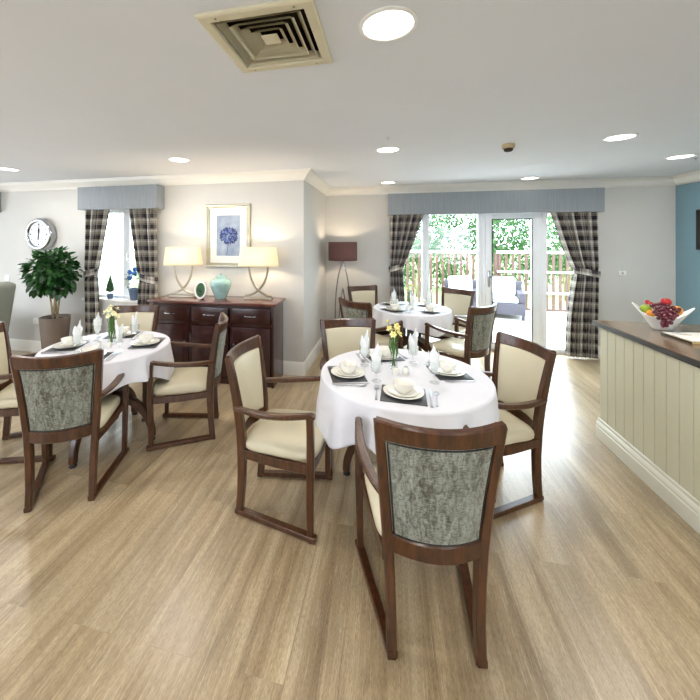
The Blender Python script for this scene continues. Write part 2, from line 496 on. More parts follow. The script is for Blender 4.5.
def skirting(name, p0, p1, nrm, m0=0, m1=0):
    prof = [(0, 0), (.02, 0), (.02, .115), (.017, .122), (.017, .128), (.012, .138), (.009, .155), (.005, .16), (0, .16)]
    p0, p1, n = Vector(p0), Vector(p1), Vector(nrm); t = (p1 - p0).normalized()
    mb = MB()
    mb.rings([[p0 + n*a - t*a*m0 + Vector((0, 0, z + .0005)) for a, z in prof], [p1 + n*a + t*a*m1 + Vector((0, 0, z + .0005)) for a, z in prof]])
    struct(mb, name, 'trim', smooth=40)
skirting('baseboard_alcove', (XL, YA, 0), (XA, YA, 0), (0, -1, 0), -1, 1)
skirting('baseboard_step', (XA, YA, 0), (XA, YB, 0), (1, 0, 0), 1, -1)
skirting('baseboard_patio', (XA, YB, 0), (DX0, YB, 0), (0, -1, 0), -1, 0)
skirting('baseboard_patio_right', (DX1, YB, 0), (XR, YB, 0), (0, -1, 0), 0, -1)
skirting('baseboard_right', (XR, YB, 0), (XR, YR, 0), (-1, 0, 0), -1, -1)

# windows in the alcove wall
def frame_rect(mb, x0, x1, z0, z1, y0, y1, w, bev=.006):
    mb.box((x0, y0, z0), (x0 + w, y1, z1), bev); mb.box((x1 - w, y0, z0), (x1, y1, z1), bev)
    mb.box((x0 + w - .001, y0, z0), (x1 - w + .001, y1, z0 + w), bev); mb.box((x0 + w - .001, y0, z1 - w), (x1 - w + .001, y1, z1), bev)

def window(name, w, mull):
    r = bpy.data.objects.new(name, None); COL.objects.link(r); tag(r, kind='structure')
    x0, x1, z0, z1 = w
    mb = MB(); frame_rect(mb, x0, x1, z0, z1, YA + .16, YA + .23, .06)
    mb.box((mull - .035, YA + .16, z0 + .06), (mull + .035, YA + .23, z1 - .06), .006)
    mb.build('window_frame', 'upvc', r)
    mb = MB(); frame_rect(mb, mull + .036, x1 - .061, z0 + .061, z1 - .061, YA + .145, YA + .2, .045)
    mb.build('window_sash', 'upvc', r)
    MB().box((x0 + .05, YA + .19, z0 + .05), (x1 - .05, YA + .196, z1 - .05)).build('window_pane', 'pane', r)
    MB().box((x0 - .05, YA - .012, z0 - .0), (x1 + .05, YA + .16, z0 + .028), .006).build('window_sill', 'trim', r)
    mb = MB(); mb.box((mull + .05, YA + .12, 1.3), (mull + .07, YA + .145, 1.36), .003); mb.box((mull + .052, YA + .1, 1.33), (mull + .068, YA + .12, 1.44), .004)
    mb.build('window_handle', 'white', r)
window('window_1', W1, -3.60)
window('window_2', W0, -6.40)

# patio glazing: narrow light, wide fixed light, door, fixed light
def light(name, x0, x1, z0, z1, parent_kind='structure', w=.05, y0=YB + .06, y1=YB + .13):
    r = bpy.data.objects.new(name, None); COL.objects.link(r); tag(r, kind='structure')
    mb = MB(); frame_rect(mb, x0, x1, z0, z1, y0, y1, w); mb.build('frame', 'upvc', r)
    MB().box((x0 + w - .01, y0 + .03, z0 + w - .01), (x1 - w + .01, y0 + .036, z1 - w + .01)).build('glass_pane', 'pane', r)
    return r
light('window_3', DX0, .56, 0.0005, DZ)
light('window_4', .562, 1.36, 0.0005, DZ, w=.055)
light('window_5', 2.155, DX1, 0.0005, DZ, w=.065)
d = bpy.data.objects.new('door_1', None); COL.objects.link(d); tag(d, kind='structure')
mb = MB(); frame_rect(mb, 1.362, 2.153, .0005, DZ, YB + .05, YB + .13, .045); mb.build('door_frame', 'upvc', d)
mb = MB(); frame_rect(mb, 1.408, 2.107, .02, DZ - .05, YB + .035, YB + .1, .085); mb.build('door_leaf', 'upvc', d)
MB().box((1.485, YB + .065, .1), (2.03, YB + .071, DZ - .13)).build('glass_pane', 'pane', d)
mb = MB(); frame_rect(mb, 1.488, 2.027, .1, DZ - .13, YB + .028, YB + .036, .012, .002); mb.build('glazing_gasket', 'black', d)
mb = MB(); mb.box((1.435, YB + .018, .93), (1.465, YB + .035, 1.17), .004); mb.tube([(1.45, YB + .02, 1.09), (1.45, YB - .02, 1.09), (1.455, YB - .025, 1.09), (1.55, YB - .025, 1.085)], .009)
mb.build('door_handle', 'chrome', d)

# pelmets
def pelmet(label, x0, x1, z0, z1, y, dep=.16):
    t = thing('pelmet', label, 'pelmet', ((x0 + x1) / 2, y, z0))
    w = (x1 - x0) / 2; h = z1 - z0
    mb = MB()
    mb.box((-w, -dep, 0), (w, -dep + .018, h), .003); mb.box((-w, -dep + .0175, 0), (-w + .018, -.001, h), .003); mb.box((w - .018, -dep + .0175, 0), (w, -.001, h), .003)
    mb.build('fabric_front', 'pelmet', t)
    MB().box((-w + .019, -dep + .019, h - .03), (w - .019, -.002, h - .01)).build('top_board', 'white', t)
    return t
pelmet('grey-blue fabric pelmet above the small window beside the clock', -4.08, -2.86, 2.025, 2.33, YA)
pelmet('wide grey-blue fabric pelmet above the glazed patio doors', -0.0, 2.815, 2.0, 2.32, YB)
pelmet('grey-blue pelmet at the edge of the view beyond the clock', -7.1, -5.62, 2.03, 2.33, YA)

# curtains: pleated, tied back
def curtain(label, y, z0, z1, ztie, outer, top, tie, bot, pl, seed, side):
    """outer: x of the wall-side edge; top/tie/bot: widths; side=+1 if the curtain spreads towards +x from outer"""
    t = thing('curtain', label, 'curtain', (outer, y, z0))
    rnd = random.Random(seed); ph = rnd.random() * 6
    fw = top * 1.35
    def width(z):
        if z >= ztie:
            k = (z - ztie) / (z1 - ztie); k = k ** 1.0
            return tie + (top - tie) * (k ** 0.85)
        k = (ztie - z) / (ztie - z0); return tie + (bot - tie) * (1 - (1 - k) ** 2)
    def fn(u, v):
        z = z0 + (z1 - z0) * v
        w = width(z)
        sw = 0.03 * math.sin(3 * u * PI + seed) * (1 - abs(u - .5))
        x = side * (u * w)
        amp = .034 + .016 * (1 - w / max(top, bot))
        yy = amp * math.sin(2 * PI * pl * u + ph) + .012 * math.sin(2 * PI * (pl * 1.7) * u + 2 * ph + z) 
        if abs(z - ztie) < .06: yy *= .6
        return Vector((x, yy - .01, z - z0 + sw * 0.1))
    mb = MB()
    mb.grid(fn, 130, 50, lambda u, v: (u * fw, (z1 - z0) * v))
    mb.build('curtain_cloth', 'plaid', t, smooth=180, solid=.004)
    mb = MB()
    def band(u, v):
        a = 2 * PI * u; w = tie / 2 + .018
        zz = ztie - z0 + (v - .5) * .085 + side * .03 * math.cos(a)
        return Vector((side * tie / 2 + w * math.cos(a), -.008 + .062 * math.sin(a), zz))
    mb.grid(band, 40, 4, lambda u, v: (u * tie * 2.2, v * .085 + .02), wrap=True)
    mb.build('tieback', 'plaid', t, smooth=180, solid=.006)
    return t
curtain('plaid curtain hanging between the clock and the small window', YA - .075, .03, 2.045, 1.17, -4.02, .36, .17, .22, 5, 1, 1)
curtain('plaid curtain beside the small window, behind the sideboard end', YA - .075, .03, 2.045, 1.12, -2.92, .40, .24, .26, 6, 2, -1)
curtain('plaid curtain of the patio doors on the floor lamp side', YB - .075, .02, 2.02, 1.20, .03, .50, .19, .24, 7, 3, 1)
curtain('long plaid curtain of the patio doors on the counter side', YB - .075, .02, 2.02, 1.18, 2.785, .57, .28, .38, 8, 4, -1)

# ------------------------------------------------------------------ dining chair
def lerp_tab(tab, z):
    for (a, b) in zip(tab, tab[1:]):
        if z <= b[0]:
            k = (z - a[0]) / (b[0] - a[0]); k = max(0, k)
            return tuple(p + (q - p) * k for p, q in zip(a[1:], b[1:]))
    return tab[-1][1:]
POST = [(.03, .168, -.228), (.14, .168, -.219), (.28, .172, -.212), (.42, .179, -.210), (.52, .187, -.215), (.62, .195, -.225), (.72, .204, -.239), (.82, .213, -.255), (.935, .224, -.276)]
BOW = .055
def backpt(x, z, off):
    w, y = lerp_tab(POST, z)
    return Vector((x, y - BOW * (1 - min(1, (x / w) ** 2)) + off, z))

def make_chair(label):
    t = thing('dining_chair', label, 'chair')
    # seat
    def outline(k, n=48):
        pts = []
        for i in range(n):
            a = 2 * PI * i / n
            c, s = math.cos(a), math.sin(a); e = .32
            sx = math.copysign(abs(c) ** e, c); sy = math.copysign(abs(s) ** e, s)
            y = .018 + .222 * sy * k
            w = .214 + .034 * ((y + .2) / .44)
            y2 = y + (.018 * (1 - (sx) ** 2) if sy > 0 else 0) * k
            pts.append((w * sx * k, y2))
        return pts
    mb = MB(); rs = []
    for k, z in ((.95, .402), (.99, .412), (1.0, .43), (.985, .446), (.94, .458), (.82, .467), (.6, .474), (.3, .478), (.02, .479)):
        rs.append([(x, y, z - .008 * max(0, -(y + .05)) * 3) for x, y in outline(k)])
    mb.rings(rs); mb.build('seat', 'vinyl', t, smooth=180)
    # seat frame
    mb = MB()
    for sgn in (-1, 1):
        mb.bar([(sgn * .188, -.208, .375), (sgn * .22, 0, .37), (sgn * .244, .212, .375)], (.012, .026), (0, 0, 1))
    fr = []
    for i in range(13):
        x = -.245 + .49 * i / 12
        fr.append((x, .222 + .016 * (1 - (x / .245) ** 2), .375))
    mb.bar(fr, [(.012, .026 - .007 * math.cos(PI * (i - 6) / 6) * 0 ) for i in range(13)], (0, 0, 1))
    mb.build('seat_frame', 'walnut', t)
    # back legs / posts
    for sgn in (-1, 1):
        path = [(sgn * w, y, z) for z, w, y in POST]
        mb = MB(); mb.bar(path, [(.0185, .021), (.0185, .022), (.019, .024), (.02, .027), (.02, .026), (.0195, .025), (.019, .023), (.0185, .021), (.018, .018)], (0, 1, 0))
        mb.build('leg', 'walnut', t)
    # front legs curving into the arms
    for sgn in (-1, 1):
        mb = MB(); mb.bar([(sgn * .256, .222, .03), (sgn * .260, .222, .2), (sgn * .263, .226, .42), (sgn * .265, .225, .58), (sgn * .264, .222, .665)], [(.0165, .0165), (.0175, .0185), (.019, .02), (.019, .019), (.019, .019)], (0, 1, 0))
        mb.build('leg', 'walnut', t)
        # arm
        pts = []
        for i in range(15):
            u = i / 14
            x = .203 + (.264 - .203) * math.sin(u * PI / 2) ** .8 + .012 * math.sin(u * PI)
            y = -.246 + (.246 + .232) * u
            z = .640 + .038 * u - .012 * math.sin(u * PI)
            pts.append((sgn * x, y, z))
        pts += [(sgn * .264, .242, .672), (sgn * .264, .246, .664)]
        mb = MB(); mb.bar(pts, [(.014 + .009 * math.sin(min(1, i / 14) * PI) , .0145) for i in range(15)] + [(.018, .013), (.016, .008)], (0, 0, 1), ch=.5)
        mb.build('arm', 'walnut', t)
        # skid
        mb = MB(); mb.bar([(sgn * .166, -.250, .018), (sgn * .262, .254, .018)], (.0205, .0145), (0, 0, 1), ch=.3)
        sk = mb.build('skid', 'walnut', t)
        for (x, y) in ((.169, -.231), (.2585, .235)):
            MB().box((sgn * x - .015, y - .018, 0), (sgn * x + .015, y + .018, .006), .001).build('foot_pad', 'pad', sk)
    # rails
    def rail(z0, z1, th, ext, crown=0.0, n=17):
        path = []; zc = (z0 + z1) / 2; w = lerp_tab(POST, zc)[0] + ext
        for i in range(n):
            x = -w + 2 * w * i / (n - 1); path.append(backpt(x, zc + crown * (x / w) ** 2, 0))
        # tilt with the back
        a, b = backpt(0, z0, 0), backpt(0, z1, 0)
        mb = MB(); mb.bar(path, [(th, (b - a).length / 2 + crown * (2 * i / (n - 1) - 1) ** 2) for i in range(n)], (b - a).normalized(), ch=.4)
        return mb
    rail(.866, .936, .0155, .012, .006).build('top_rail', 'walnut', t)
    rail(.402, .474, .0155, -.012).build('bottom_rail', 'walnut', t)
    # back cushions: vinyl to the sitter, chenille behind
    def pad(y_in, y_out, bulge, inset, z0=.476, z1=.868):
        mb = MB(); n, m = 16, 14
        def pt(u, v, off, ins):
            z = z0 + ins + (z1 - z0 - 2 * ins) * v
            w = lerp_tab(POST, z)[0] - .019 - inset - ins
            return backpt(-w + 2 * w * u, z, off)
        F = []; 
        def ring(off, ins):
            pts = []
            for i in range(n): pts.append(pt(i / n, 0, off, ins))
            for j in range(m): pts.append(pt(1, j / m, off, ins))
            for i in range(n): pts.append(pt(1 - i / n, 1, off, ins))
            for j in range(m): pts.append(pt(0, 1 - j / m, off, ins))
            return pts
        sg = 1 if y_out > y_in else -1
        rs = [ring(y_in, 0), ring(y_in + (y_out - y_in) * .55, 0), ring(y_in + (y_out - y_in) * .85, .004), ring(y_out, .012)]
        V = mb.rings(rs, True, True, False)
        # inner grid face
        G = [[mb.bm.verts.new(pt(i / n, j / m, y_out + sg * bulge * (1 - (2 * i / n - 1) ** 4) * (1 - (2 * j / m - 1) ** 4), .012)) for i in range(n + 1)] for j in range(m + 1)]
        for j in range(m):
            for i in range(n): mb.face([G[j][i], G[j][i+1], G[j+1][i+1], G[j+1][i]])
        bmesh.ops.remove_doubles(mb.bm, verts=mb.bm.verts[:], dist=.0004)
        return mb
    pad(.001, .024, .014, .0).build('backrest', 'vinyl', t, smooth=60)
    pad(-.001, -.016, .004, .004).build('back_panel', 'chen', t, smooth=60)
    # dark piping round the fabric panel
    z0, z1 = .483, .861; path = []
    def pp(x, z): return backpt(x, z, -.0125)
    w0 = lerp_tab(POST, z0)[0] - .026; w1 = lerp_tab(POST, z1)[0] - .026
    for i in range(13): path.append(pp(-w0 + 2*w0*i/12, z0))
    for j in range(1, 11): z = z0 + (z1-z0)*j/10; path.append(pp(lerp_tab(POST, z)[0] - .026, z))
    for i in range(1, 13): path.append(pp(w1 - 2*w1*i/12, z1))
    for j in range(1, 11): z = z1 - (z1-z0)*j/10; path.append(pp(-lerp_tab(POST, z)[0] + .026, z))
    mb = MB(); mb.tube(path, .0042, 6); mb.build('piping', 'black', t, smooth=180)
    return t

# facing angle is measured from +Y, counter-clockwise
CH1, CH2, CH3 = 'the central table', 'the table by the sideboard', 'the table by the patio doors'
chairs = [
    (.145, 1.660, R(8.5),   'armchair with grey fabric back turned to us at the front of the central table'),
    (-.625, 2.10, R(-91), 'armchair side-on to the central table, facing towards the counter'),
    (.635, 2.515, R(113), 'walnut armchair on the counter side of the central table'),
    (-.24, 2.735, R(-160), 'armchair with cream back facing us across the central table'),
    (-2.060, 1.950, R(29), 'armchair with fabric back turned to us at the table by the sideboard'),
    (-1.672, 2.68, R(112), 'walnut armchair between the table by the sideboard and the central table'),
    (-2.45, 2.86, R(-160), 'armchair facing us across the table by the sideboard'),
    (-2.745, 2.19, R(-60), 'walnut armchair cut off at the edge of the view near the potted plant'),
    (-.22, 4.98, R(-148), 'armchair facing us at the patio table, beside the floor lamp'),
    (-.20, 4.17, R(-38),  'armchair with fabric back at the patio table, in front of the floor lamp'),
    (.775, 4.16, R(45),   'armchair with fabric back at the patio table, counter side'),
    (.765, 4.965, R(140),  'armchair facing us at the patio table, backed to the patio doors'),
]
proto = make_chair(chairs[0][3])
for i, (x, y, a, lab) in enumerate(chairs):
    if i == 0:
        proto.location = (x, y, 0); proto.rotation_euler = (0, 0, a); proto['group'] = 'dining chairs'
    else:
        dup(proto, (x, y, 0), a, lab, 'dining chairs')

# ------------------------------------------------------------------ tables and cloths
TT = .752
def make_table(label, loc, rz, r=.535):
    t = thing('round_table', label, 'table', (loc[0], loc[1], 0), rz, 'round pedestal tables')
    mb = MB(); mb.lathe([(r - .02, .715), (r, .722), (r, .742), (r - .008, .75), (.01, .75)], 64)
    mb.build('tabletop', 'walnut', t)
    mb = MB(); mb.lathe([(.15, .70), (.15, .715), (.05, .715)], 24); mb.bar([(0, 0, .16), (0, 0, .70)], (.055, .055), (0, 1, 0)); mb.lathe([(.075, .13), (.08, .14), (.08, .17), (.06, .19)], 4)
    mb.build('pedestal', 'walnut', t)
    for k in range(4):
        a = PI / 4 + k * PI / 2
        path = []
        for i in range(13):
            u = i / 12 * PI / 2
            rr = .04 + .34 * math.sin(u); z = .028 + .315 * math.cos(u) ** .9
            path.append((rr * math.cos(a), rr * math.sin(a), z))
        mb = MB(); mb.bar(path, [(.024, .036 - .012 * i / 12) for i in range(13)], (0, 0, 1) , ch=.3)
        lg = mb.build('leg', 'walnut', t)
        mb = MB(); p = path[-1]; mb.lathe([(.024, 0), (.026, .004), (.02, .022)], 12, (p[0], p[1], 0))
        mb.build('foot_cap', 'pad', lg)
    return t

def cloth(label, loc, rot, r=.537, half=.71, cap=.845, seed=1, nfold=15, off=(0, 0)):
    tips = []
    for (chx, chy, cha, _l) in chairs:
        for sx in (-1, 1):
            for yy in (.246, .20, .14):
                px_ = chx + sx * .264 * math.cos(cha) - yy * math.sin(cha) - loc[0]; py_ = chy + sx * .264 * math.sin(cha) + yy * math.cos(cha) - loc[1]
                q = math.hypot(px_, py_)
                if r + .012 < q < r + .16: tips.append((math.atan2(py_, px_), q - .032))
    mb = MB(); nt_, nr = 280, 44
    rnd = random.Random(seed); p1, p2, p3 = [rnd.random() * 6.28 for _ in range(3)]
    ss = [.0, .3, .5, .8, .95, 1.0]
    def fn(u, v):
        a = 2 * PI * u; b = a - rot
        ox = off[0] * math.cos(rot) + off[1] * math.sin(rot); oy = -off[0] * math.sin(rot) + off[1] * math.cos(rot)
        L = min((half + ox * (1 if math.cos(b) > 0 else -1)) / max(abs(math.cos(b)), 1e-4), (half + oy * (1 if math.sin(b) > 0 else -1)) / max(abs(math.sin(b)), 1e-4))
        L = -.04 * math.log(math.exp(-L / .04) + math.exp(-cap / .04))
        L += .008 * math.sin(9 * a + p2)
        if v < .3: s = (r - .012) * v / .3
        else: s = (r - .012) + (L - r + .012) * ((v - .3) / .7) ** 1.7
        d = s - (r - .012)
        if d <= 0: return Vector((s * math.cos(a), s * math.sin(a), 0))
        rb = .014
        if d < rb * PI / 2:
            q = d / rb; rr = r - .012 + rb * math.sin(q); z = -rb * (1 - math.cos(q))
        else:
            h = d - rb * PI / 2; rr = r - .012 + rb; z = -rb - h
            f = math.cos(nfold * a + p1 + .8 * math.sin(3 * a + p2)) * .6 + .4 * math.cos(nfold * .53 * a * 1.0 // 1 * 0 + 9 * a + p3)
            amp = min(.06, .4 * h) * (.75 + .4 * math.sin(2 * a + p3))
            rr += .05 * h + amp * (f * .5 + .5)
            for ta, tq in tips:
                da = abs((a - ta + PI) % (2 * PI) - PI)
                if da < .2:
                    k = .5 + .5 * math.cos(PI * max(0, da - .06) / .14) if da > .06 else 1
                    lim = max(r + .003, tq)
                    if rr > lim: rr += (lim - rr) * k
            z = -rb - h * .985
        return Vector((rr * math.cos(a), rr * math.sin(a), z))
    mb.grid(fn, nt_, nr, wrap=True)
    o = mb.build('tablecloth', 'cloth', None, (loc[0], loc[1], TT + .001), smooth=180, solid=.0016)
    return tag(o, label, 'tablecloth', 'white tablecloths')

TABLES = [((.095, 2.36), R(-10), 'central'), ((-2.245, 2.435), R(-27), 'sideboard'), ((.29, 4.65), R(-15), 'patio')]
where = {'central': 'the central table', 'sideboard': 'the table by the sideboard', 'patio': 'the table by the patio doors'}
RT = {'central': .53, 'sideboard': .475, 'patio': .475}
for i, (c, rz, nm) in enumerate(TABLES):
    make_table('round walnut pedestal table under a white cloth, ' + {'central': 'central in the room', 'sideboard': 'standing before the sideboard', 'patio': 'standing before the patio doors'}[nm], c, [R(-55), R(-37), R(0)][i], RT[nm])
    if nm == 'patio': cloth('white tablecloth on ' + where[nm], c, rz, r=.477, half=.625, cap=.71, seed=11)
    else: cloth('white tablecloth on ' + where[nm], c, rz, r=RT[nm] + .002, half=.70 if i == 0 else .64, cap=.84 if i == 0 else .76, seed=5 + i, off=(-.045, -.03) if i == 0 else (-.02, -.05))

# ------------------------------------------------------------------ place settings
CT = TT + .0022          # top of the cloth
P = {}
def proto_plate(name, r, h):
    mb = MB(); mb.lathe([(r*.55, 0), (r*.58, .0015), (r*.62, .0035), (r*.98, h - .003), (r, h - .001), (r*.985, h), (r*.66, .0075), (r*.6, .0055), (.001, .0055)], 40)
    return mb.build(name, 'china', smooth=60)
def proto_bowl():
    mb = MB()
    flute = lambda r, z, a: (r * (1 + (.018 * math.cos(28 * a) if .012 < z < .05 else 0)), z)
    mb.lathe([(.030, 0), (.032, .002), (.032, .005), (.044, .013), (.053, .03), (.0565, .05), (.058, .055), (.0562, .055), (.052, .035), (.042, .016), (.001, .012)], 84, fn=flute)
    return mb.build('bowl', 'china', smooth=60)
def proto_mat():
    return MB().box((-.122, -.108, 0), (.122, .108, .004), .0012).build('placemat', 'slate')
def proto_fork():
    t = thing('fork', '', 'fork')
    mb = MB(); mb.bar([(0, -.1, .004), (0, -.06, .0025), (0, 0, .004), (0, .03, .005)], [(.006, .0012), (.0055, .0012), (.003, .0014), (.004, .0013)], (0, 0, 1)); mb.build('handle', 'steel', t)
    mb = MB(); mb.bar([(0, .028, .005), (0, .04, .004), (0, .052, .0035)], [(.005, .001), (.0115, .001), (.0125, .001)], (0, 0, 1))
    for k in range(4):
        x = -.0105 + .007 * k; mb.bar([(x, .05, .0035), (x, .08, .005), (x * .95, .096, .0075)], [(.0018, .0009), (.0016, .0009), (.0008, .0006)], (0, 0, 1))
    mb.build('tines', 'steel', t); return t
def proto_knife():
    t = thing('knife', '', 'knife')
    mb = MB(); mb.bar([(0, -.11, .0035), (0, -.06, .0035), (0, -.005, .0035)], [(.0075, .003), (.0065, .003), (.005, .0028)], (0, 0, 1)); mb.build('handle', 'steel', t)
    mb = MB(); mb.bar([(0, -.006, .0025), (.001, .06, .0025), (.002, .1, .0025), (-.004, .115, .0025)], [(.006, .0009), (.0095, .0009), (.0085, .0009), (.002, .0006)], (0, 0, 1)); mb.build('blade', 'steel', t); return t
def proto_spoon():
    t = thing('spoon', '', 'spoon')
    mb = MB(); mb.bar([(0, -.1, .004), (0, -.06, .0025), (0, 0, .004), (0, .035, .005)], [(.006, .0012), (.0055, .0012), (.003, .0014), (.0035, .0013)], (0, 0, 1)); mb.build('handle', 'steel', t)
    mb = MB()
    def sp(u, v):
        a = 2 * PI * u; return Vector((.0165 * v * math.cos(a), .06 + .027 * v * math.sin(a), .0012 + .0045 * v * v))
    mb.grid(sp, 24, 5, wrap=True); mb.build('bowl', 'steel', t, solid=.001, smooth=180); return t
def proto_glass():
    t = thing('goblet', '', 'glass')
    mb = MB(); mb.lathe([(.014, .052), (.03, .062), (.036, .085), (.0365, .11), (.034, .135), (.0328, .135), (.0352, .11), (.0345, .086), (.028, .064), (.001, .056)], 28); mb.build('bowl', 'glass', t, smooth=60)
    mb = MB(); mb.lathe([(.030, 0), (.031, .002), (.02, .004), (.006, .008), (.005, .03), (.006, .048), (.014, .0535)], 24); mb.build('stem', 'glass', t, smooth=60)
    return t
def proto_napkin(k):
    """linen folded to a pointed lily and stood in the goblet"""
    mb = MB()
    def fn(u, v):
        a = 2 * PI * u * 1.0
        z = .064 + v * .085
        r = .011 + .013 * min(1, v * 3) + .012 * max(0, v - .5) * (1 + .9 * math.cos(3 * a + k))
        r *= 1 - .1 * math.cos(6 * a)
        z += v * v * .045 * math.cos(2 * a + k) 
        return Vector((r * math.cos(a) * 1, r * math.sin(a) * (.6 + .4 * (1 - v)), z))
    mb.grid(fn, 36, 14, wrap=True)
    mb2 = mb
    for s, hgt, wid in ((1, .17, .026), (-1, .135, .025)):
        def fl(u, v, s=s, hgt=hgt, wid=wid):
            w = wid * (1 - v ** 2.2) * (.62 + .38 * math.sin(PI * min(1, v * 1.3))) + .012 * math.exp(-((v - .62) / .14) ** 2)
            return Vector(((u - .5) * 2 * w + .008 * s * v, s * (.012 * math.cos(PI * (u - .5)) + .004 + .012 * v), .072 + hgt * v))
        mb2.grid(fl, 8, 12)
    return mb2.build('napkin', 'napkin', smooth=180, solid=.0014)

P['placemat'] = proto_mat(); P['dinner_plate'] = proto_plate('dinner_plate', .111, .018); P['side_plate'] = proto_plate('side_plate', .085, .015)
P['bowl'] = proto_bowl(); P['fork'] = proto_fork(); P['knife'] = proto_knife(); P['spoon'] = proto_spoon(); P['goblet'] = proto_glass()
P['napkin'] = proto_napkin(0.0)
USED = set()
def put(key, loc, rz, label, cat, group):
    src = P[key]
    if key in USED: o = copy_tree(src)
    else: o = src; USED.add(key)
    o.location = loc; o.rotation_euler = (0, 0, rz)
    tag(o, label, cat, group)
    return o

DESC = {
    'central': ['at the front seat of the central table', 'at the central table, on its sideboard side', 'at the central table, on its counter side', 'at the far seat of the central table'],
    'sideboard': ['at the front seat of the table by the sideboard', 'at the sideboard table, facing the central table', 'at the sideboard table, at the sideboard side', 'at the sideboard table, at the potted plant side'],
    'patio': ['at the patio table, far seat by the floor lamp', 'at the patio table, front seat by the alcove', 'at the patio table, front seat by the counter', 'at the patio table, far seat by the doors'],
}
SET = {'central': [(-92, .335), (197, .37), (14, .30), (114, .32)], 'sideboard': [(-70, .305), (20, .305), (110, .305), (200, .305)], 'patio': [(135, .305), (225, .305), (-45, .305), (45, .305)]}
for (c, _, nm) in TABLES:
    for k, (deg, rad) in enumerate(SET[nm]):
        a = R(deg); rz = a + PI / 2     # local +y points to the table centre
        ca, sa = math.cos(rz), math.sin(rz)
        cx, cy = c[0] + rad * math.cos(a), c[1] + rad * math.sin(a)
        L = lambda x, y, z=CT: (cx + x * ca - y * sa, cy + x * sa + y * ca, z)
        D = DESC[nm][k]
        put('placemat', L(0, 0), rz, 'dark slate placemat ' + D, 'placemat', 'placemats')
        z = CT + .0042
        put('dinner_plate', L(0, .01, z), rz, 'cream dinner plate on the mat ' + D, 'plate', 'dinner plates')
        put('side_plate', L(0, .01, z + .0057), rz, 'small cream side plate ' + D, 'plate', 'side plates')
        put('bowl', L(0, .01, z + .0114), rz, 'fluted cream bowl on the plates ' + D, 'bowl', 'bowls')
        put('fork', L(-.146, -.005), rz + R(3), 'steel fork ' + D, 'fork', 'forks')
        put('knife', L(.146, -.005), rz - R(2), 'steel knife ' + D, 'knife', 'knives')
        put('spoon', L(.176, .0), rz - R(4), 'steel spoon ' + D, 'spoon', 'spoons')
        gx = (-.158, .155)
        put('goblet', L(*gx), rz, 'clear goblet holding a napkin ' + D, 'glass', 'goblets')
        put('napkin', L(*gx), rz + R(40 * k), 'folded white napkin in the goblet ' + D, 'napkin', 'napkins')

# vases of flowers
def flower_vase(label, loc, n, petal, trumpet, seed, hv=.16, spread=.045, hh=.26):
    t = thing('flower_vase', label, 'vase', (loc[0], loc[1], CT), 0, 'table flowers')
    mb = MB(); mb.lathe([(.024, 0), (.027, .003), (.026, .02), (.022, .08), (.026, hv - .02), (.03, hv), (.0285, hv), (.0242, hv - .02), (.0202, .08), (.024, .022), (.001, .01)], 24); mb.build('glass_vase', 'glass', t, smooth=60)
    mb = MB(); mb.lathe([(.001, .011), (.0225, .022), (.019, .08), (.0195, .1), (.001, .1)], 20); mb.build('water', 'pane', t, smooth=60)
    rnd = random.Random(seed)
    for k in range(n):
        a = 2 * PI * k / n + rnd.random() * .7; q = .35 + .65 * rnd.random()
        tip = Vector((spread * q * math.cos(a), spread * q * math.sin(a), hh + .085 * ((k * 0.618) % 1 - .45)))
        b0 = Vector((-.012 * math.cos(a), -.012 * math.sin(a), .015)); mid = Vector((.012 * math.cos(a), .012 * math.sin(a), hv - .01))
        pts = []
        for i in range(9):
            u = i / 8; pts.append(b0 * (1-u)**2 + mid * 2 * u * (1-u) + tip * u * u)
        mb = MB(); mb.tube(pts, .0025, 6); st = mb.build('flower_stem', 'stem', t, smooth=180)
        d = (tip - pts[-2]).normalized() + Vector((.8 * math.cos(a), .8 * math.sin(a) - .35, .1)); d.normalize()
        s1 = d.cross(Vector((0, 0, 1))).normalized(); s2 = s1.cross(d).normalized()
        mb = MB()
        for j in range(6):
            b = 2 * PI * j / 6; dd = s1 * math.cos(b) + s2 * math.sin(b) + d * .25
            mb.leaf(tip, dd, d, .027, .02, .1)
        mb.build('petals', petal, st, smooth=0, solid=.0008)
        mb = MB(); rs = []
        for (rr, h) in ((.004, .0), (.006, .006), (.0065, .012), (.009, .018)):
            rs.append([tip + d * h + (s1 * math.cos(2*PI*i/10) + s2 * math.sin(2*PI*i/10)) * rr for i in range(10)])
        mb.rings(rs, True, True, False); mb.build('trumpet', trumpet, st, smooth=180, solid=.0008)
    mb = MB()
    for k in range(9):
        a = rnd.random() * 6.28; mb.leaf((.01 * math.cos(a), .01 * math.sin(a), .03 + .05 * rnd.random()), (.25 * math.cos(a), .25 * math.sin(a), 1), (math.cos(a), math.sin(a), .2), .13 + .06 * rnd.random(), .012, .25)
    mb.build('leaves', 'stem', t, smooth=0, solid=.0006)
    return t
flower_vase('glass vase of yellow daffodils on the central table', (.037, 2.44), 8, 'yellow', 'orange', 3, spread=.055, hh=.265)
flower_vase('glass vase of pale cream flowers on the table by the sideboard', (-2.235, 2.46), 8, 'ivory', 'yellow', 5, hh=.27, spread=.055)
flower_vase('small vase of yellow flowers on the table by the patio doors', (.275, 4.67), 4, 'yellow', 'yellow', 8, hh=.26, spread=.06)

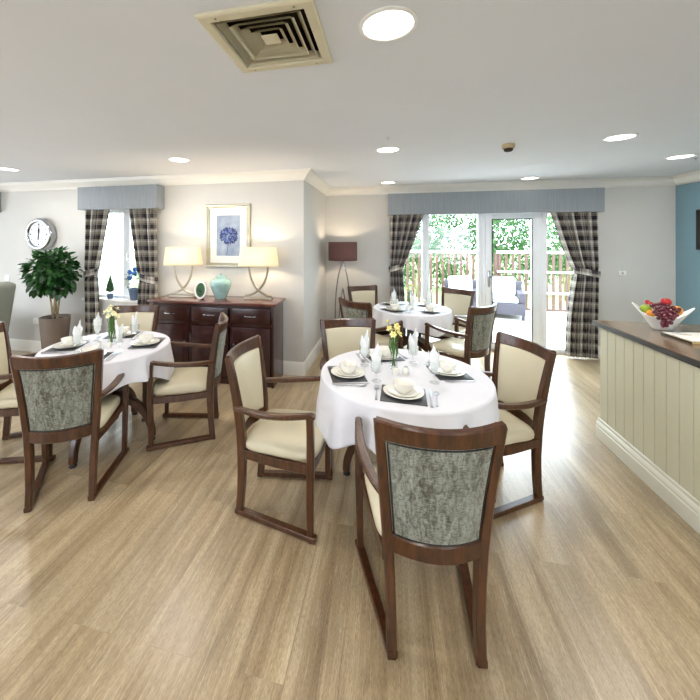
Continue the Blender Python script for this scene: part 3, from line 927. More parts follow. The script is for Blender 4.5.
# salt and pepper pots
def pot_proto():
    t = thing('salt_pot', '', 'shaker')
    mb = MB(); mb.lathe([(.019, 0), (.021, .003), (.021, .032), (.017, .042), (.012, .046)], 24); mb.build('body', 'china', t, smooth=50)
    mb = MB(); mb.lathe([(.012, .0462), (.0125, .049), (.009, .053), (.001, .054)], 20); mb.build('top', 'steel', t, smooth=50)
    return t
P['salt_pot'] = pot_proto()
for (x, y, lab) in ((.05, 2.325, 'small white condiment pot in front of the daffodil vase, central table'), (.113, 2.345, 'small white condiment pot closer to the counter, central table'),
                    (-2.255, 2.36, 'small white condiment pot in front of the vase, sideboard table'), (-2.185, 2.38, 'small white condiment pot nearer the central table, sideboard table'),
                    (.245, 4.59, 'small white condiment pot on the patio table, floor lamp side'), (.305, 4.58, 'small white condiment pot on the patio table, counter side')):
    put('salt_pot', (x, y, CT), 0, lab, 'shaker', 'condiment pots')

# ------------------------------------------------------------------ sideboard
SBX, SBY, SBA = -1.965, 3.80, R(2.0)
t = thing('sideboard', 'dark mahogany sideboard with drawers and doors against the alcove wall', 'sideboard', (SBX, SBY, 0), SBA)
hw, y0, y1, H = .745, -.205, .215, .925
mb = MB()
mb.box((-hw, y0 + .012, .0), (-hw + .025, y1, H - .028), .002); mb.box((hw - .025, y0 + .012, .0), (hw, y1, H - .028), .002)
mb.box((-hw + .024, y1 - .012, .06), (hw - .024, y1, H - .028)); mb.box((-hw + .024, y0 + .03, .06), (hw - .024, y1 - .011, .09))
mb.box((-hw + .024, y0 + .012, H - .06), (hw - .024, y1 - .011, H - .029)); mb.box((-hw + .024, y0 + .014, .655), (hw - .024, y0 + .06, .69))
for x in (-.25, .25): mb.box((x - .014, y0 + .014, .06), (x + .014, y1 - .011, H - .04))
mb.build('carcass', 'mahog', t)
MB().box((-hw + .02, y0 + .03, .0), (hw - .02, y0 + .05, .085)).build('plinth', 'mahog', t)
mb = MB(); mb.box((-hw - .03, y0 - .025, H - .028), (hw + .03, y1 + .005, H), .008); mb.build('top', 'mahogtop', t)
for k, xc in enumerate((-.487, 0, .487)):
    wd = .222
    mb = MB(); mb.box((xc - wd, y0, .695), (xc + wd, y0 + .02, .862), .006); dr = mb.build('drawer', 'mahog', t)
    mb = MB(); mb.tube([(xc - .06, y0 - .001, .78), (xc - .06, y0 - .02, .78), (xc - .05, y0 - .025, .778), (xc + .05, y0 - .025, .778), (xc + .06, y0 - .02, .78), (xc + .06, y0 - .001, .78)], .006, 8); mb.build('handle', 'chrome', dr)
    mb = MB(); mb.box((xc - wd, y0, .095), (xc + wd, y0 + .02, .65), .005)
    mb.box((xc - wd + .06, y0 - .006, .155), (xc + wd - .06, y0 + .002, .59), .004)
    db = mb.build('door', 'mahog', t)
    kx = (xc + wd - .03) if k < 2 else (xc - wd + .03)
    mb = MB(); mb.lathe([(.006, 0), (.006, .014), (.014, .02), (.013, .027), (.001, .029)], 16)
    o = mb.build('knob', 'chrome', db, (kx, y0, .47)); o.rotation_euler = (PI / 2, 0, 0)
SB = lambda x, y, z=.9255: (SBX + x * math.cos(SBA) - y * math.sin(SBA), SBY + x * math.sin(SBA) + y * math.cos(SBA), z)

# table lamps with crossed arcs
def make_lamp(label, loc):
    t = thing('table_lamp', label, 'lamp', loc, R(6), 'crossed-arc table lamps')
    MB().box((-.165, -.05, 0), (.165, .05, .022), .003).build('base', 'nickel', t)
    for s in (-1, 1):
        pts = []
        for i in range(24):
            f = PI / 2 * i / 23
            pts.append((s * (-.165 + .275 * math.cos(f)), s * .012, .388 - .352 * math.sin(f)))
        mb = MB(); mb.bar(pts, (.012, .008), (0, 1, 0), ch=.5); mb.build('arc_arm', 'nickel', t)
    mb = MB(); mb.tube([(-.12, 0, .39), (.12, 0, .39)], .005, 8); mb.tube([(0, 0, .39), (0, 0, .44)], .012, 10); mb.build('lamp_holder', 'nickel', t)
    mb = MB()
    def sh(u, v):
        a = 2 * PI * u; w, dd = .240 - .032 * v, .105 - .012 * v
        e = .55
        c, s_ = math.cos(a), math.sin(a)
        return Vector((w * math.copysign(abs(c) ** e, c), dd * math.copysign(abs(s_) ** .7, s_), .385 + .225 * v))
    mb.grid(sh, 72, 8, wrap=True); mb.build('lamp_shade', 'shade', t, smooth=180, solid=.002)
    mb = MB(); mb.ball((0, 0, .475), .028, 12, 8, (1, 1, 1.3)); mb.build('bulb', 'bulb', t, smooth=180)
    return t
L1, L2 = SB(-.475, .045), SB(.485, .06)
make_lamp('table lamp with lit cream shade at the sideboard end by the window', L1)
l2 = dup([o for o in COL.objects if o.name == 'table_lamp'][0], L2, R(6), 'table lamp with lit cream shade at the sideboard end by the wall corner')

# ginger jar
p = SB(.03, .02)
t = thing('ginger_jar', 'pale teal ceramic jar with lid between the two table lamps', 'jar', p)
mb = MB(); mb.lathe([(.06, 0), (.065, .004), (.068, .02), (.095, .08), (.122, .15), (.128, .185), (.115, .215), (.08, .236), (.062, .243), (.06, .252), (.052, .252), (.05, .24), (.001, .235)], 40); mb.build('body', 'teal', t, smooth=60)
mb = MB(); mb.lathe([(.064, .2525), (.066, .256), (.055, .27), (.02, .278), (.012, .284), (.014, .294), (.008, .3), (.001, .301)], 32); mb.build('lid', 'teal', t, smooth=60)
# oval photo frame
p = SB(-.165, -.115)
t = thing('photo_frame', 'small oval white photo frame standing before the teal jar', 'photo frame', p, R(10))
tilt = Matrix.Rotation(R(-10), 4, 'X')
mb = MB(); n = 40; rs = []
for (w, h, y) in ((.072, .102, .012), (.075, .105, 0), (.07, .1, -.01), (.055, .085, -.012), (.052, .082, -.004), (.052, .082, .008)):
    rs.append([tilt @ Vector((w * math.cos(2*PI*i/n), y, h * math.sin(2*PI*i/n) + .112)) for i in range(n)])
mb.rings(rs, True, False, False); mb.build('oval_frame', 'white', t, smooth=50)
mb = MB(); rs = []
for k in (1, .5, .02): rs.append([tilt @ Vector((.0525 * k * math.cos(2*PI*i/n), -.003, .0825 * k * math.sin(2*PI*i/n) + .112)) for i in range(n)])
mb.rings(rs, True, False, True); mb.build('photo', 'leaf', t)
mb = MB(); mb.bar([(0, .01, .1), (0, .075, .0015)], (.02, .002), (0, 0, 1)); mb.build('strut', 'black', t)

# framed picture
PXc, PZc, pw, ph = -1.95, 1.675, .30, .395
t = thing('framed_picture', 'framed print of a dark blue globe flower on the wall above the sideboard', 'picture', (PXc, YA - .002, PZc))
def mitre_frame(mb, w, h, prof):
    rs = []
    for (sx, sz) in ((-1, -1), (1, -1), (1, 1), (-1, 1)):
        rs.append([(sx * (w - a), -d, sz * (h - a)) for a, d in prof])
    rs.append(rs[0]); 
    V = [mb.verts(r) for r in rs[:4]]; V.append(V[0])
    n = len(prof)
    for a, b in zip(V, V[1:]):
        for i in range(n):
            j = (i + 1) % n; mb.face([a[i], a[j], b[j], b[i]])
mb = MB(); mitre_frame(mb, pw, ph, [(0, 0), (0, .022), (.008, .03), (.02, .028), (.03, .02), (.048, .024), (.055, .018), (.055, 0)]); mb.build('frame', 'silver', t, smooth=25)
mb = MB(); mitre_frame(mb, pw - .053, ph - .053, [(0, .004), (0, .012), (.085, .012), (.088, .009), (.088, .004)]); mb.build('mount', 'mount', t, smooth=0)
iw, ih = pw - .138, ph - .138
pr = MB().box((-iw - .003, -.009, -ih - .003), (iw + .003, -.005, ih + .003)).build('print', 'prt', t)
rnd = random.Random(4)
mb = MB(); mb.bar([(-.02, -.0095, -ih + .012), (-.012, -.0095, -.17), (.005, -.0095, -.08), (.008, -.0095, .0)], (.0035, .0004), (0, 1, 0)); mb.build('flower_stem', 'ink', pr, smooth=0)
for nm, mt, cnt, r1 in (('flower_head', 'ink', 420, .128), ('flower_florets', 'ink2', 70, .1)):
    mb = MB()
    for k in range(cnt):
        a = rnd.random() * 6.28; rr = r1 * math.sqrt(rnd.random()) * .8; yy = -.0097 - .00025 * rnd.random() - (.0004 if nm != 'flower_head' else 0)
        cx, cz = .008 + rr * math.cos(a) * 1.05, .0 + rr * .9 * math.sin(a)
        b = a + (rnd.random() - .5) * 1.2; l, w = .02 + .012 * rnd.random(), .006
        v = mb.verts([(cx, yy, cz), (cx + l*.5*math.cos(b) - w*math.sin(b), yy, cz + l*.5*math.sin(b) + w*math.cos(b)), (cx + l*math.cos(b), yy, cz + l*math.sin(b)), (cx + l*.5*math.cos(b) + w*math.sin(b), yy, cz + l*.5*math.sin(b) - w*math.cos(b))])
        mb.face(v)
    mb.build(nm, mt, pr, smooth=0)

# ------------------------------------------------------------------ clock
CX, CZ = -4.82, 1.70
t = thing('wall_clock', 'round chrome-rimmed wall clock with white face above the potted plant', 'clock', (CX, YA, CZ))
mb = MB()
rs = []
for (r, y) in ((.2, 0), (.225, -.012), (.232, -.03), (.226, -.045), (.232, -.058), (.226, -.072), (.232, -.085), (.225, -.1), (.21, -.112), (.19, -.114), (.176, -.105), (.17, -.085)):
    rs.append([(r * math.cos(2*PI*i/64), y - .001, r * math.sin(2*PI*i/64)) for i in range(64)])
mb.rings(rs, True, True, False); mb.build('rim', 'chrome', t, smooth=60)
mb = MB(); mb.rings([[(r * math.cos(2*PI*i/48), -.087, r * math.sin(2*PI*i/48)) for i in range(48)] for r in (.172, .1, .002)], True, False, True); fc = mb.build('face', 'face', t)
for k in range(12):
    a = PI / 2 - k * PI / 6; mb = MB(); q = .008 if k % 3 else .012
    mb.lathe([(q, 0), (q, .002), (.001, .0025)], 12); o = mb.build('hour_mark', 'black', fc, (.142 * math.cos(a), -.0872, .142 * math.sin(a))); o.rotation_euler = (PI / 2, 0, 0)
mb = MB(); mb.bar([(-.002, -.091, -.045), (0, -.091, 0), (.003, -.091, .06), (.004, -.091, .1)], [(.006, .0012), (.008, .0012), (.017, .0012), (.003, .0012)], (0, 1, 0)); mb.build('hour_hand', 'black', t)
mb = MB(); mb.bar([(-.004, -.094, -.075), (-.003, -.094, -.05), (0, -.094, 0), (.012, -.094, .135)], [(.015, .001), (.008, .001), (.006, .001), (.004, .001)], (0, 1, 0)); mb.build('minute_hand', 'black', t)

# ------------------------------------------------------------------ potted plant
t = thing('potted_plant', 'bushy green plant in a tall taupe pot below the wall clock', 'plant', (-4.20, 3.68, 0))
mb = MB(); mb.lathe([(.115, 0), (.12, .005), (.162, .5), (.172, .615), (.174, .63), (.162, .632), (.155, .6), (.001, .59)], 40); mb.build('pot', 'taupe', t, smooth=50)
mb = MB(); mb.lathe([(.153, .591), (.10, .607), (.001, .612)], 24); mb.build('soil', 'soil', t)
rnd = random.Random(12)
for k in range(4):
    a = k * 1.6; pts = [Vector((.03 * math.cos(a), .03 * math.sin(a), .6)), Vector((.035 * math.cos(a + .5), .035 * math.sin(a + .5), .75)), Vector((.06 * math.cos(a + .8), .06 * math.sin(a + .8), .95)), Vector((.16 * math.cos(a + .9), .16 * math.sin(a + .9), 1.25))]
    mb = MB(); mb.tube(pts, [.013, .012, .01, .004], 8) if False else mb.bar(pts, [.014, .013, .01, .004], round_=True, n=8); mb.build('stem', 'bark', t, smooth=180)
mb = MB()
for k in range(760):
    z = rnd.random(); th = rnd.random() * 2 * PI; ph_ = math.acos(2 * rnd.random() - 1); q = rnd.random() ** .45
    d = Vector((math.sin(ph_) * math.cos(th), math.sin(ph_) * math.sin(th), math.cos(ph_)))
    p = Vector((d.x * .31 * q, d.y * .25 * q - .03, 1.20 + d.z * .29 * q))
    dd = d * .6 + Vector((rnd.random() - .5, rnd.random() - .5, rnd.random() * .9 - .55)) * 1.5
    if p.y > .1 and dd.y > 0: dd.y *= -.5
    mb.leaf(p, dd, Vector((0, 0, 1)) + Vector((rnd.random() - .5, rnd.random() - .5, 0)), .09 + .04 * rnd.random(), .058 + .016 * rnd.random(), .2)
mb.build('foliage', 'leaf', t, smooth=0)

# window-sill plants
t = thing('topiary_pot', 'little cone topiary in a grey pot on the window sill', 'plant', (-3.75, 4.11, W1[2] + .029))
mb = MB(); mb.lathe([(.035, 0), (.045, .07), (.042, .07), (.04, .062), (.001, .06)], 20); mb.build('pot', 'bluepot', t, smooth=50)
mb = MB()
mb.tube([(0, 0, .06), (0, 0, .14)], .005, 6)
mb.build('trunk', 'bark', t)
mb = MB(); mb.lathe([(.02, .09), (.056, .11), (.04, .2), (.004, .32)], 14)
for k in range(300):
    z = rnd.random(); r = .075 * (1 - z) * (.5 + .5 * rnd.random()) + .005; a = rnd.random() * 6.28
    mb.leaf((r * math.cos(a), r * math.sin(a), .10 + .24 * z), (math.cos(a), math.sin(a), .3), (0, 0, 1), .03, .018, .2)
mb.build('foliage', 'leaf', t, smooth=0)
t = thing('hydrangea_pot', 'blue flowering plant in a slate pot on the window sill', 'plant', (-3.34, 4.10, W1[2] + .029))
mb = MB(); mb.lathe([(.06, 0), (.085, .15), (.088, .155), (.08, .155), (.075, .14), (.001, .13)], 24); mb.build('pot', 'bluepot', t, smooth=50)
mb = MB(); fl = MB()
for k in range(120):
    a = rnd.random() * 6.28; q = rnd.random() ** .5
    p = Vector((.12 * q * math.cos(a), .10 * q * math.sin(a), .17 + .18 * rnd.random()))
    mb.leaf(p, (math.cos(a), math.sin(a), .3), (0, 0, 1), .06, .034, .3)
mb.build('foliage', 'leafm', t, smooth=0)
for c in ((-.07, -.02, .30), (.03, -.05, .36), (.08, .01, .29), (-.02, .02, .41), (-.09, .01, .37)):
    fl = MB()
    for k in range(60):
        v = Vector((rnd.gauss(0, 1), rnd.gauss(0, 1), rnd.gauss(0, 1))).normalized()
        fl.leaf(Vector(c) + v * .03, v.cross(Vector((.3, .5, 1))), v, .022, .018, .1); fl.leaf(Vector(c) + v * .03, -v.cross(Vector((.3, .5, 1))), v, .022, .018, .1)
    fl.build('bloom', 'bluepetal', t, smooth=0)

# ------------------------------------------------------------------ upholstered armchair at the edge
t = thing('wing_armchair', 'grey-green upholstered armchair turned away at the edge of the view below the clock', 'armchair', (-5.32, 3.36, 0), R(90))
mb = MB(); mb.box((-.32, -.36, .16), (.32, .36, .38), .04); mb.build('base', 'arm_fab', t, smooth=60)
mb = MB(); mb.box((-.25, -.3, .385), (.25, .37, .5), .045); mb.build('seat_cushion', 'arm_fab', t, smooth=60)
mb = MB(); mb.box((-.31, -.09, .36), (.31, .08, 1.08), .05, Matrix.Translation((0, -.29, 0)) @ Matrix.Translation((0, 0, .36)) @ Matrix.Rotation(R(12), 4, 'X') @ Matrix.Translation((0, 0, -.36))); mb.build('backrest', 'arm_fab', t, smooth=60)
for s in (-1, 1):
    mb = MB(); mb.box((s * .29 - .055 + s * .03, -.26, .3), (s * .29 + .055 + s * .03, .36, .64), .045); mb.build('arm', 'arm_fab', t, smooth=60)
    for yy in (-.3, .3):
        mb = MB(); mb.bar([(s * .27, yy, .165), (s * .28, yy * 1.05, 0.0)], [(.025, .025), (.016, .016)], (0, 1, 0)); mb.build('leg', 'walnut', t)

# ------------------------------------------------------------------ floor lamp
t = thing('floor_lamp', 'floor lamp with mauve-brown drum shade in the corner by the step wall', 'floor lamp', (-.66, 5.22, 0))
mb = MB(); mb.lathe([(.15, 0), (.152, .004), (.15, .018), (.02, .022), (.001, .022)], 36); mb.build('base', 'chrome', t, smooth=50)
for (w, h, pw_, tw) in ((.118, 1.31, 4, 0), (.075, .90, 3, .7)):
    pts = []
    for i in range(49):
        q = -1 + 2 * i / 48
        x = w * q; k = (1 - abs(q)) ** (1 / pw_)
        pts.append((x * math.cos(tw), x * math.sin(tw), .02 + (h - .02) * k))
    mb = MB(); mb.tube(pts, .010, 8); mb.build('loop_stem', 'chrome', t, smooth=180)
mb = MB(); mb.tube([(0, 0, 1.29), (0, 0, 1.40)], .008, 8); mb.build('lamp_holder', 'chrome', t)
mb = MB()
mb.grid(lambda u, v: Vector((.212 * math.cos(2*PI*u), .212 * math.sin(2*PI*u), 1.315 + .275 * v)), 48, 4, wrap=True); mb.build('lamp_shade', 'mauve', t, smooth=180, solid=.002)
mb = MB(); mb.ball((0, 0, 1.44), .03, 12, 8, (1, 1, 1.3)); mb.build('bulb', 'bulb', t, smooth=180)

# ------------------------------------------------------------------ counter
CX0, CY1 = 1.69, 3.33
t = thing('serving_counter', 'long serving counter with cream boarded front and brown top', 'counter', (CX0, CY1, 0))
prof = [(0, 0)]
y = 0.0
pts = []
k = 0
while y > -4.6:
    pts += [(0.0, y - .004), (0.0, y - .096), (.006, y - .1)]; y -= .1
mb = MB()
ring = [(.004, 0)] + pts
rs = [[(x, yy, z) for x, yy in ring] + [(.03, -4.6, z), (.03, 0, z)] for z in (.0005, .915)]
mb.rings(rs); mb.build('boarded_front', 'counter', t, smooth=0)
MB().box((.031, -4.6, .0005), (1.0, 0, .915)).build('carcass', 'counter', t)
mb = MB()
pr_ = [(0, 0), (-.022, 0), (-.022, .092), (-.016, .098), (-.016, .106), (-.020, .112), (-.013, .130), (-.006, .136), (-.006, .156), (0, .162)]
mb.rings([[(x - .0004, .022, z + .001) for x, z in pr_], [(x - .0004, -4.6, z + .001) for x, z in pr_]]); mb.build('skirting_board', 'ctrim', t, smooth=30)
mb = MB(); mb.box((-.034, -4.62, .917), (1.03, .035, .953), .004); mb.build('edge_board', 'cedge', t)
mb = MB(); mb.box((-.030, -4.616, .9535), (1.026, .031, .958), .001); mb.build('worktop', 'ctop', t)
CTZ = .9585

# fruit bowl
BX, BY = 1.985, 3.13
t = thing('fruit_bowl', 'white boat-shaped bowl heaped with fruit on the counter end', 'bowl', (BX, BY, CTZ))
TH0 = R(-32)
FC, FS = math.cos(TH0), math.sin(TH0)
def bw(r, z, a):
    c = math.cos(a - TH0) ** 2
    k = max(0, z) / .1
    return r * (1 + (.22 * c ** 2 - .05) * k ** 1.3), z * (1 + .78 * c ** 2)
mb = MB()
mb.lathe([(.055, 0), (.06, .003), (.07, .015), (.095, .045), (.122, .075), (.142, .1), (.138, .1005), (.118, .078), (.09, .05), (.066, .022), (.001, .012)], 64, fn=bw); mb.build('bowl_body', 'white', t, smooth=60)
def fruit(name, label, mat, loc, r, sq=(1, 1, .92), leafm=None):
    tt = thing(name, label, 'fruit', (BX + loc[0] * FC - loc[1] * FS, BY + loc[0] * FS + loc[1] * FC, CTZ + loc[2]), 0, 'fruit in the bowl')
    mb = MB(); m_, n_ = 12, 18; rs = []
    for i in range(m_ + 1):
        th = PI * i / m_; rr = math.sin(th); zz = -math.cos(th)
        dip = .13 * math.exp(-(rr / .3) ** 2) * (1 if zz > 0 else .6)
        zz = zz - math.copysign(dip, zz)
        rs.append([(max(rr, 1e-4) * r * sq[0] * math.cos(2*PI*k/n_), max(rr, 1e-4) * r * sq[1] * math.sin(2*PI*k/n_), zz * r * sq[2]) for k in range(n_)])
    mb.rings(rs); mb.build('flesh', mat, tt, smooth=180)
    mb = MB(); mb.tube([(0, 0, r * sq[2] * .8), (.002, .001, r * sq[2] * 1.02)], .002, 6); mb.build('stalk', 'bark', tt)
    return tt
fruit('orange', 'large orange high in the fruit bowl behind the grapes', 'orangeskin', (.068, .025, .142), .042)
fruit('orange', 'orange partly hidden low in the fruit bowl beside the grapes', 'orangeskin', (-.056, -.042, .114), .029)
fruit('apple', 'green apple at the tip of the fruit bowl towards the curtain', 'greenskin', (-.088, .015, .137), .035)
fruit('apple', 'green apple in the middle of the fruit bowl', 'greenskin', (-.018, .055, .148), .036)
fruit('apple', 'red apple crowning the fruit bowl', 'redskin', (.02, .02, .200), .033)
for k, (x, y_, z) in enumerate(((-.080, .020, .188), (-.060, -.014, .180))):
    tt = thing('strawberry', ['strawberry on the green apples at the back of the fruit bowl', 'strawberry on the green apples at the front of the fruit bowl'][k], 'fruit', (BX + x * FC - y_ * FS, BY + x * FS + y_ * FC, CTZ + z), 0, 'fruit in the bowl')
    mb = MB(); mb.lathe([(.002, -.018), (.009, -.012), (.015, .002), (.0135, .012), (.004, .015)], 14); mb.build('flesh', 'berry', tt, smooth=180)
    mb = MB()
    for j in range(6): mb.leaf((0, 0, .0155), (math.cos(j), math.sin(j), .2), (0, 0, 1), .012, .006)
    mb.build('cap', 'stem', tt, smooth=0)
gb = thing('grape_bunch', 'bunch of dark red grapes spilling over the front of the fruit bowl', 'grapes', (BX, BY, CTZ), TH0)
mb = MB(); mb.ball((0, 0, 0), .0125, 12, 8, (1, 1, 1.08)); g0 = mb.build('grape', 'grape', gb, (.012, -.035, .165), smooth=180)
rnd = random.Random(21); placed = [(.012, -.035, .165)]
tries = 0
while len(placed) < 78 and tries < 9000:
    tries += 1
    u = rnd.random() * 3; k = int(u); f = u - k
    PTH = [(.012, -.015, .168), (.014, -.105, .146), (.018, -.158, .110), (.020, -.158, .062)]
    w = .034 - .007 * u
    p = [PTH[k][i] + (PTH[k+1][i] - PTH[k][i]) * f for i in range(3)]
    p = (p[0] + rnd.gauss(0, w * .7), p[1] + rnd.gauss(0, .010), p[2] + rnd.gauss(0, .010))
    if p[2] < .045 or (p[1] < -.09 and p[2] < .116 and -p[1] < .148 - .3 * max(0, .1 - p[2])): continue
    if any((p[0]-q[0])**2 + (p[1]-q[1])**2 + (p[2]-q[2])**2 < (q[3] + .015) ** 2 for q in ((.068, .025, .142, .042), (-.088, .015, .137, .035), (.02, .02, .2, .034), (-.018, .055, .148, .036), (-.056, -.042, .114, .029))): continue
    if all((p[0]-q[0])**2 + (p[1]-q[1])**2 + (p[2]-q[2])**2 > .0208**2 for q in placed): placed.append(p)
for p in placed[1:]:
    g = g0.copy(); COL.objects.link(g); g.parent = gb; g.location = p; g.rotation_euler = (rnd.random(), rnd.random(), rnd.random())
mb = MB(); mb.tube([(0, .01, .175), (.012, -.05, .165), (.014, -.11, .148)], .0025, 6); mb.build('stalk', 'bark', gb)

# tray with papers on the counter
t = thing('serving_board', 'pale wooden board topped with white paper on the counter beside the fruit bowl', 'board', (2.06, 2.85, CTZ), R(2))
MB().box((-.18, -.125, 0), (.22, .12, .014), .003).build('board', 'board', t)
mb = MB()
mb.grid(lambda u, v: Vector((-.178 + .396 * u, -.122 + .24 * v, .0165 + .002 * math.sin(9 * u + 3 * v) + .002 * math.sin(14 * v))), 20, 14); mb.build('paper', 'paper', t, smooth=180, solid=.0015)
MB().box((-.187, -.125, 0.0005), (-.1805, .12, .012), .001).build('edge_strip', 'black', t)

# black flat screen on the blue wall
t = thing('wall_screen', 'black flat screen mounted on the blue wall', 'screen', (XR, 4.70, 1.745))
mb = MB(); mb.box((-.05, -.52, -.245), (-.012, .52, .245), .006); mb.build('casing', 'black', t)
MB().box((-.0525, -.505, -.23), (-.0505, .505, .23)).build('display', 'screen', t)
MB().box((-.0125, -.15, -.12), (-.0005, .15, .12)).build('bracket', 'steel', t)

# sockets and switches
def plate(name, label, loc, w, h, nrm, kind):
    t = thing(name, label, name.replace('_', ' '), loc, 0)
    MB().box((-w, -.012, -h), (w, -.0005, h), .003).build('faceplate', 'white', t)
    if kind == 'socket':
        for s in (-1, 1):
            mb = MB()
            mb.box((s * .036 - .012, -.0128, -.02), (s * .036 + .012, -.0118, -.017)); mb.box((s * .036 - .003, -.0128, .0), (s * .036 + .003, -.0118, .012)); mb.build('pin_slot', 'black', t)
    else:
        mb = MB(); mb.box((-.01, -.016, -.014), (.01, -.012, .014), .002); mb.build('rocker', 'tanp' if kind == 'tan' else 'white', t)
plate('wall_socket', 'white double wall socket low beside the taupe plant pot', (-4.94, YA, .45), .073, .043, 0, 'socket')
plate('light_switch', 'small white switch on the alcove wall behind the armchair', (-5.5, YA, 1.06), .043, .043, 0, 'switch')
plate('light_switch', 'small cream switch on the wall between patio curtain and blue wall', (3.10, YB, 1.17), .043, .03, 0, 'tan')

# ------------------------------------------------------------------ ceiling fittings
def make_downlight(label, loc):
    t = thing('ceiling_downlight', label, 'downlight', (loc[0], loc[1], HC), 0, 'recessed downlights')
    mb = MB(); mb.lathe([(.112, -.0005), (.112, -.004), (.105, -.007), (.097, -.007), (.094, -.003), (.094, -.0005)], 40)
    mb.build('trim_ring', 'white', t, smooth=50)
    mb = MB(); mb.lathe([(.094, -.0006), (.094, -.0035), (.001, -.0045)], 40); mb.build('diffuser', 'lamp', t, smooth=50)
    return t
DL = [(0, 1.386, 'large-looking round downlight beside the air vent'), (0, 3.295, 'downlight over the central table, in line with the one by the vent'), (0, 5.18, 'downlight close to the patio wall, above the floor lamp side'),
      (1.82, 3.316, 'downlight above the counter end'), (2.83, 4.226, 'downlight next to the blue wall'), (1.853, 5.24, 'downlight close to the patio doors pelmet'),
      (-2.10, 3.22, 'downlight in front of the sideboard wall'), (-4.325, 3.197, 'downlight in front of the wall clock'), ]
for i, (x, y_, lab) in enumerate(DL):
    if i == 0: dl0 = make_downlight(lab, (x, y_))
    else: dup(dl0, (x, y_, HC), 0, lab, 'recessed downlights')

# air vent: four-way ceiling diffuser
vx, vy = (VX0 + VX1) / 2, (VY0 + VY1) / 2
t = thing('ceiling_vent', 'square cream air vent with stepped louvres in the ceiling', 'vent', (vx, vy, HC))
def sq_ring(mb, a0, z0, a1, z1, th=.002):
    """slanted square ring: half-size a0 at z0 to a1 at z1"""
    q = [(-1, -1), (1, -1), (1, 1), (-1, 1)]
    rs = [[(sx * a, sy * a, z) for sx, sy in q] for a, z in ((a0, z0), (a1, z1), (a1 - th, z1 + th), (a0 - th, z0 + th))]
    V = [mb.verts(r) for r in rs]; V.append(V[0])
    for a, b in zip(V, V[1:]):
        for i in range(4):
            j = (i + 1) % 4; mb.face([a[i], a[j], b[j], b[i]])
mb = MB()
q4 = [(-1, -1), (1, -1), (1, 1), (-1, 1)]
V = [mb.verts([(sx * a, sy * a, z) for sx, sy in q4]) for a, z in ((.222, -.0008), (.222, -.012), (.215, -.016), (.182, -.016), (.178, -.006), (.178, .03))]
for a, b in zip(V, V[1:]):
    for i in range(4): mb.face([a[i], a[(i+1) % 4], b[(i+1) % 4], b[i]])
mb.build('frame', 'cream', t, smooth=0)
for a in (.165, .132, .099, .066):
    mb = MB(); sq_ring(mb, a, -.012 + (.165 - a) * .1, a - .022, .010 + (.165 - a) * .1, .0025); mb.build('louvre', 'cream', t, smooth=0)
MB().box((-.034, -.034, .0), (.034, .034, .003), .001).build('centre_plate', 'cream', t)
mb = MB()
V = [mb.verts([(sx * a, sy * a, z) for sx, sy in q4]) for a, z in ((.199, .031), (.199, .15), (.001, .15))]
for a, b in zip(V, V[1:]):
    for i in range(4): mb.face([a[i], a[(i+1) % 4], b[(i+1) % 4], b[i]])
mb.build('duct', 'dark', t, smooth=0)
for (sx, sy) in ((-1, -1), (1, -1), (1, 1), (-1, 1)):
    mb = MB(); mb.lathe([(.005, -.0162), (.005, -.018), (.001, -.019)], 10, (sx * .15, sy * .2, 0)); mb.build('screw', 'nickel', t)

# presence sensor and two small sprinkler heads
t = thing('ceiling_sensor', 'small tan presence sensor hanging from the ceiling before the patio doors', 'sensor', (1.02, 3.36, HC))
mb = MB(); mb.lathe([(.05, -.0006), (.05, -.032), (.046, -.035), (.001, -.036)], 28); mb.build('mount', 'tanp', t, smooth=50)
mb = MB(); mb.lathe([(.036, -.0365), (.036, -.05), (.026, -.06), (.001, -.064)], 28); mb.build('lens', 'dark', t, smooth=50)
def sprk(label, x, y_):
    t = thing('ceiling_sprinkler', label, 'sprinkler', (x, y_, HC))
    mb = MB(); mb.lathe([(.014, -.0006), (.014, -.003), (.006, -.006), (.004, -.018)], 16); mb.build('body', 'steel', t, smooth=50)
    mb = MB(); mb.lathe([(.01, -.0185), (.01, -.02), (.001, -.0205)], 16); mb.build('deflector', 'steel', t)
sprk('tiny ceiling sprinkler behind the downlight over the central table', 0, 2.90)
sprk('tiny ceiling sprinkler beside the downlight by the blue wall', 3.05, 4.36)

# ------------------------------------------------------------------ outside
struct(MB().box((-40, YB + T + .001, -.16), (40, 9.6, -.03)), 'ground_terrace', 'deck')
struct(MB().box((-40, 9.601, -.3), (40, 60, -.12)), 'ground_lawn', 'lawn')
struct(MB().box((-40, -40, -.3), (40, YR - T - .001, -.1)), 'ground_rear', 'deck')
def fence(label, x0, x1, y, mid):
    t = thing('terrace_fence', label, 'fence', (x0, y, -.03))
    W = x1 - x0; n = int(W / .135)
    mb = MB()
    for k in range(n):
        x = .06 + k * W / n; mb.box((x - .028, -.012, .10), (x + .028, .012, 1.34))
    mb.build('slats', 'cedar', t, smooth=0)
    mb = MB(); mb.box((0, -.03, 1.341), (W, .04, 1.40), .004); mb.build('top_rail', 'whitep', t)
    mb = MB(); mb.box((0, -.03, .05), (W, .03, .099), .004); mb.build('bottom_rail', 'cedar', t)
    if mid:
        for z in (.43, .90):
            mb = MB(); mb.box((0, -.035, z), (W, -.013, z + .045), .003); mb.build('mid_rail', 'whitep', t)
    for x in ((0.0, W / 2, W)):
        mb = MB(); mb.box((x - .04, .013, 0), (x + .04, .09, 1.34), .004); mb.build('post', 'cedar', t)
    return t
fence('brown slatted terrace fence with white cap, seen through the fixed pane', -5.0, 2.30, 8.9, False)
fence('brown slatted fence with white cross rails, seen beside the outdoor chair', 2.46, 8.5, 8.9, True)

